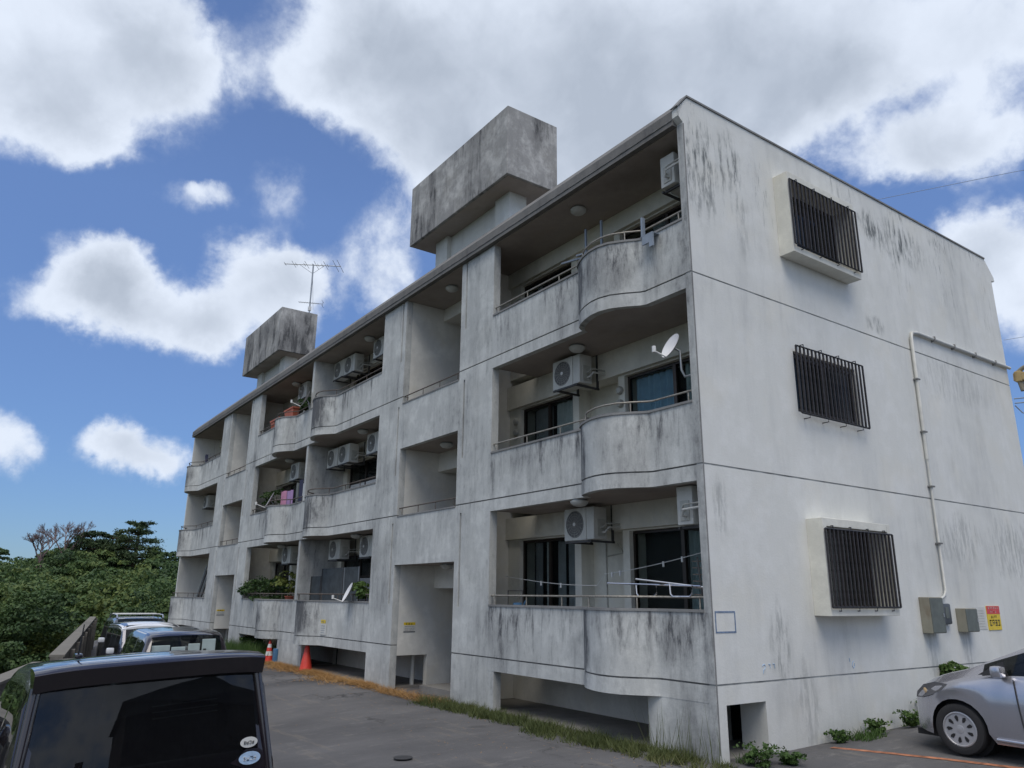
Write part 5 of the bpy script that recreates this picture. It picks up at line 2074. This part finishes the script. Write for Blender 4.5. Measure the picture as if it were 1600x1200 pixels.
for sgn in (-1, 1):
    MB().tube([(-1.6, sgn*.62, 1.64), (-1.5, sgn*.62, 1.74), (.35, sgn*.62, 1.75), (.5, sgn*.62, 1.66)], .022, 8).build('roof_rail', M['chrome'], c4, smooth=50)
    mirror(c4, .8, sgn*.9, 1.08, sgn, 'whitepaint')
for x in (-1.0, -.2):
    MB().tube([(x, -.62, 1.76), (x, .62, 1.76)], .02, 6).build('cross_bar', M['steel'], c4)

# --- silver hatchback at the right
gz = .135
c5 = thing('parked_car', 'silver lilac hatchback parked nose to the end wall at the right', 'car', (3.03, 3.16, gz), rz=math.pi)
c5.rotation_euler = (0, rad(-.6), math.pi)
spec5 = dict(x0=-2.0, x1=2.0, zb=.17, wr=.29, wheels=(1.29, -1.27), smooth=36,
             zbt=[(-2, .3), (-1.8, .2), (1.6, .18), (1.85, .21), (2.0, .30)],
             hw=[(-2.0, .68), (-1.8, .80), (-1.2, .845), (1.3, .845), (1.55, .81), (1.75, .73), (1.88, .62), (1.96, .48), (2.0, .36)],
             belt=[(-2.0, 1.0), (-.8, .99), (.4, .945), (.88, .93), (1.25, .87), (1.55, .79), (1.8, .69), (2.0, .58)],
             top=[(-2.0, 1.10), (-1.9, 1.22), (-1.5, 1.36), (-.8, 1.43), (-.1, 1.45), (.3, 1.39), (.72, 1.2), (1.18, .99), (1.4, .93), (1.65, .84), (1.85, .74), (2.0, .62)],
             rw=[(-2.0, .55), (-1.5, .56), (-.8, .58), (.2, .58), (1.18, .70), (1.5, .66), (1.8, .5), (2.0, .3)],
             side_glass=((-1.45, -.62), (-.56, .28), (.28, .95)), ws=(.22, 1.18), rs=(-2.0, -1.5))
make_car(c5, spec5, dict(body='silver', side_window='autoglass', windscreen='autoglass', rear_window='autoglass'))
for sgn in (-1, 1):
    hl = MB()
    v = [(1.36, .806, .80), (1.52, .775, .81), (1.70, .715, .76), (1.83, .64, .66), (1.87, .60, .585), (1.74, .712, .60), (1.58, .79, .65), (1.44, .81, .72)]
    v = [(x+.012, sgn*(y+.018), z) for x, y, z in v]
    c_ = (1.62, sgn*.775, .71)
    hl.add([c_]+v, [(0, i+1, (i+1) % 8+1) for i in range(8)])
    h_ = hl.build('headlight', M['lamp'], c5, smooth=60)
    MB().lathe((1.70, sgn*.725, .685), (.6, sgn*.8, 0), [(0, .045), (.012, .035), (.015, .005)], 14).build('indicator', M['indic'], h_, smooth=50)
    mirror(c5, .72, sgn*.86, 1.0, sgn, 'silver')
    # mirror foot patch
    MB().add([(.64, sgn*.842, .955), (.98, sgn*.846, .945), (.70, sgn*.80, 1.12)], [(0, 1, 2)]).build('quarter_trim', M['blackplastic'], c5)
    # door line and sill
    m_ = MB()
    m_.tube([(.60, sgn*.842, .92), (.585, sgn*.852, .7), (.56, sgn*.852, .45), (.53, sgn*.845, .26)], .0065, 4)
    m_.build('door_gap', M['blackplastic'], c5)
    MB().tube([(.86, sgn*.842, .24), (0, sgn*.85, .235), (-.85, sgn*.842, .24)], .022, 6).build('sill_trim', M['silver'], c5, smooth=60)
MB().box(1.45, 1.95, -.55, .55, .13, .2).build('chin_spoiler', M['blackplastic'], c5)
MB().box(-1.0, .0, -.6, .6, .55, .85).build('cabin_floor', M['dark'], c5)
for yv in (-.38, .38):
    MB().box(-.35, -.2, yv-.22, yv+.22, .7, 1.2).build('front_seat', M['dark'], c5, bevel=.04)

# unseen buildings added behind the camera to shape the reflections in the car glass
for (x, y, w_, d_, h_, lb) in ((31, -8.2, 6, 5.5, 3.2, 'low grey building added behind the camera for its reflection in the rear glass of the dark wagon'), (32, 3.2, 10, 15, 8.0, 'long two storey block added behind the camera to darken the right of the rear glass')):
    t_ = thing('added_house', lb, 'added_house', (x, y, -.5))
    MB().box(-w_/2, w_/2, -d_/2, d_/2, -1, h_).build('wall', M['wallold'], t_)  # wall of the added unseen building
    MB().prism([(-d_/2-.4, h_), (d_/2+.4, h_), (0, h_+1.6)], 'x', -w_/2-.3, w_/2+.3).build('roof', M['roofedge'], t_)  # roof of the added unseen building
    for yy in (-1.5, 1.1):
        MB().box(-.4, .4, yy-.3, yy+.3, h_, h_+2.2).build('added_chimney', M['wallold'], t_)
        f_ = MB().box(-w_/2-.04, -w_/2-.002, yy, yy+1.2, 1.4, 2.6).build('window', M['bronze'], t_)
        MB().box(-w_/2-.05, -w_/2-.042, yy+.06, yy+1.14, 1.46, 2.54).build('pane', M['pane'], f_)

# ------------------------------------------------------------------ street things
CN = thing('traffic_cone', 'faded plain red traffic cone beside the pier under the net balcony', 'cone', (-13.55, -.12, 0))
MB().lathe((0, 0, .03), (0, 0, 1), [(0, .17), (.05, .16), (.66, .04), (.68, .03)], 20).build('cone_body', M['redplastic'], CN, smooth=40)
MB().box(-.2, .2, -.2, .2, 0, .03).build('cone_base', M['redplastic'], CN, bevel=.01)
CN = thing('traffic_cone', 'smaller red and white banded traffic cone in the weeds further left', 'cone', (-16.6, -.1, .02))
MB().lathe((0, 0, .03), (0, 0, 1), [(0, .13), (.16, .11)], 16).build('cone_body', M['redplastic'], CN, smooth=40)
MB().lathe((0, 0, .191), (0, 0, 1), [(0, .109), (.12, .089)], 16).build('white_band', M['white'], CN, smooth=40)
MB().lathe((0, 0, .312), (0, 0, 1), [(0, .088), (.1, .07)], 16).build('cone_middle', M['redplastic'], CN, smooth=40)
MB().lathe((0, 0, .413), (0, 0, 1), [(0, .069), (.1, .05)], 16).build('white_band', M['white'], CN, smooth=40)
MB().lathe((0, 0, .514), (0, 0, 1), [(0, .049), (.1, .03)], 16).build('cone_tip', M['redplastic'], CN, smooth=40)
MB().box(-.17, .17, -.17, .17, 0, .03).build('cone_base', M['redplastic'], CN)
t_ = MB().box(-16.3, -16.12, -.1, .0, 0, .42)
tag(t_.build('blue_bin', M['bluecloth'], bevel=.02), 'small blue plastic bin standing right of the banded cone', 'bin')
mh = MB().lathe((-2.42, -3.05, .006), (0, 0, 1), [(0, .12), (.006, .12), (.006, .01)], 20)
tag(mh.build('drain_cover', M['iron']), 'small round iron drain cover in the asphalt', 'drain cover')
# parking line
ol = MB()
pl = [(.34, 1.93), (1.0, 2.07), (1.7, 2.24), (2.43, 2.36), (3.5, 2.6), (5.0, 2.95), (7.0, 3.4)]
v = []
for x, y in pl:
    for dy in (-.05, .05):
        v.append((x, y+dy-.14, g(x, y+dy-.14)+.006))
ol.add(v, [(2*i, 2*i+2, 2*i+3, 2*i+1) for i in range(len(pl)-1)])
ol.build('parking_line', M['orange_line'], kind='structure')

for o_ in S.objects:
    if o_.type == 'MESH' and o_.parent and o_.name.split('.')[0] in ('lettering', 'joint', 'cover_slot', 'fan_guard', 'element', 'stay', 'lower_boom', 'wire', 'window_blind_slats', 'runners', 'twigs', 'trunk', 'net_pattern'):
        if o_.name.split('.')[0] != 'trunk':
            o_['kind'] = 'stuff'
S.render.engine = 'CYCLES'
S.cycles.max_bounces = 6
S.cycles.transparent_max_bounces = 8
print('triangles', sum(len(o.data.loop_triangles) if o.type == 'MESH' else 0 for o in S.objects))
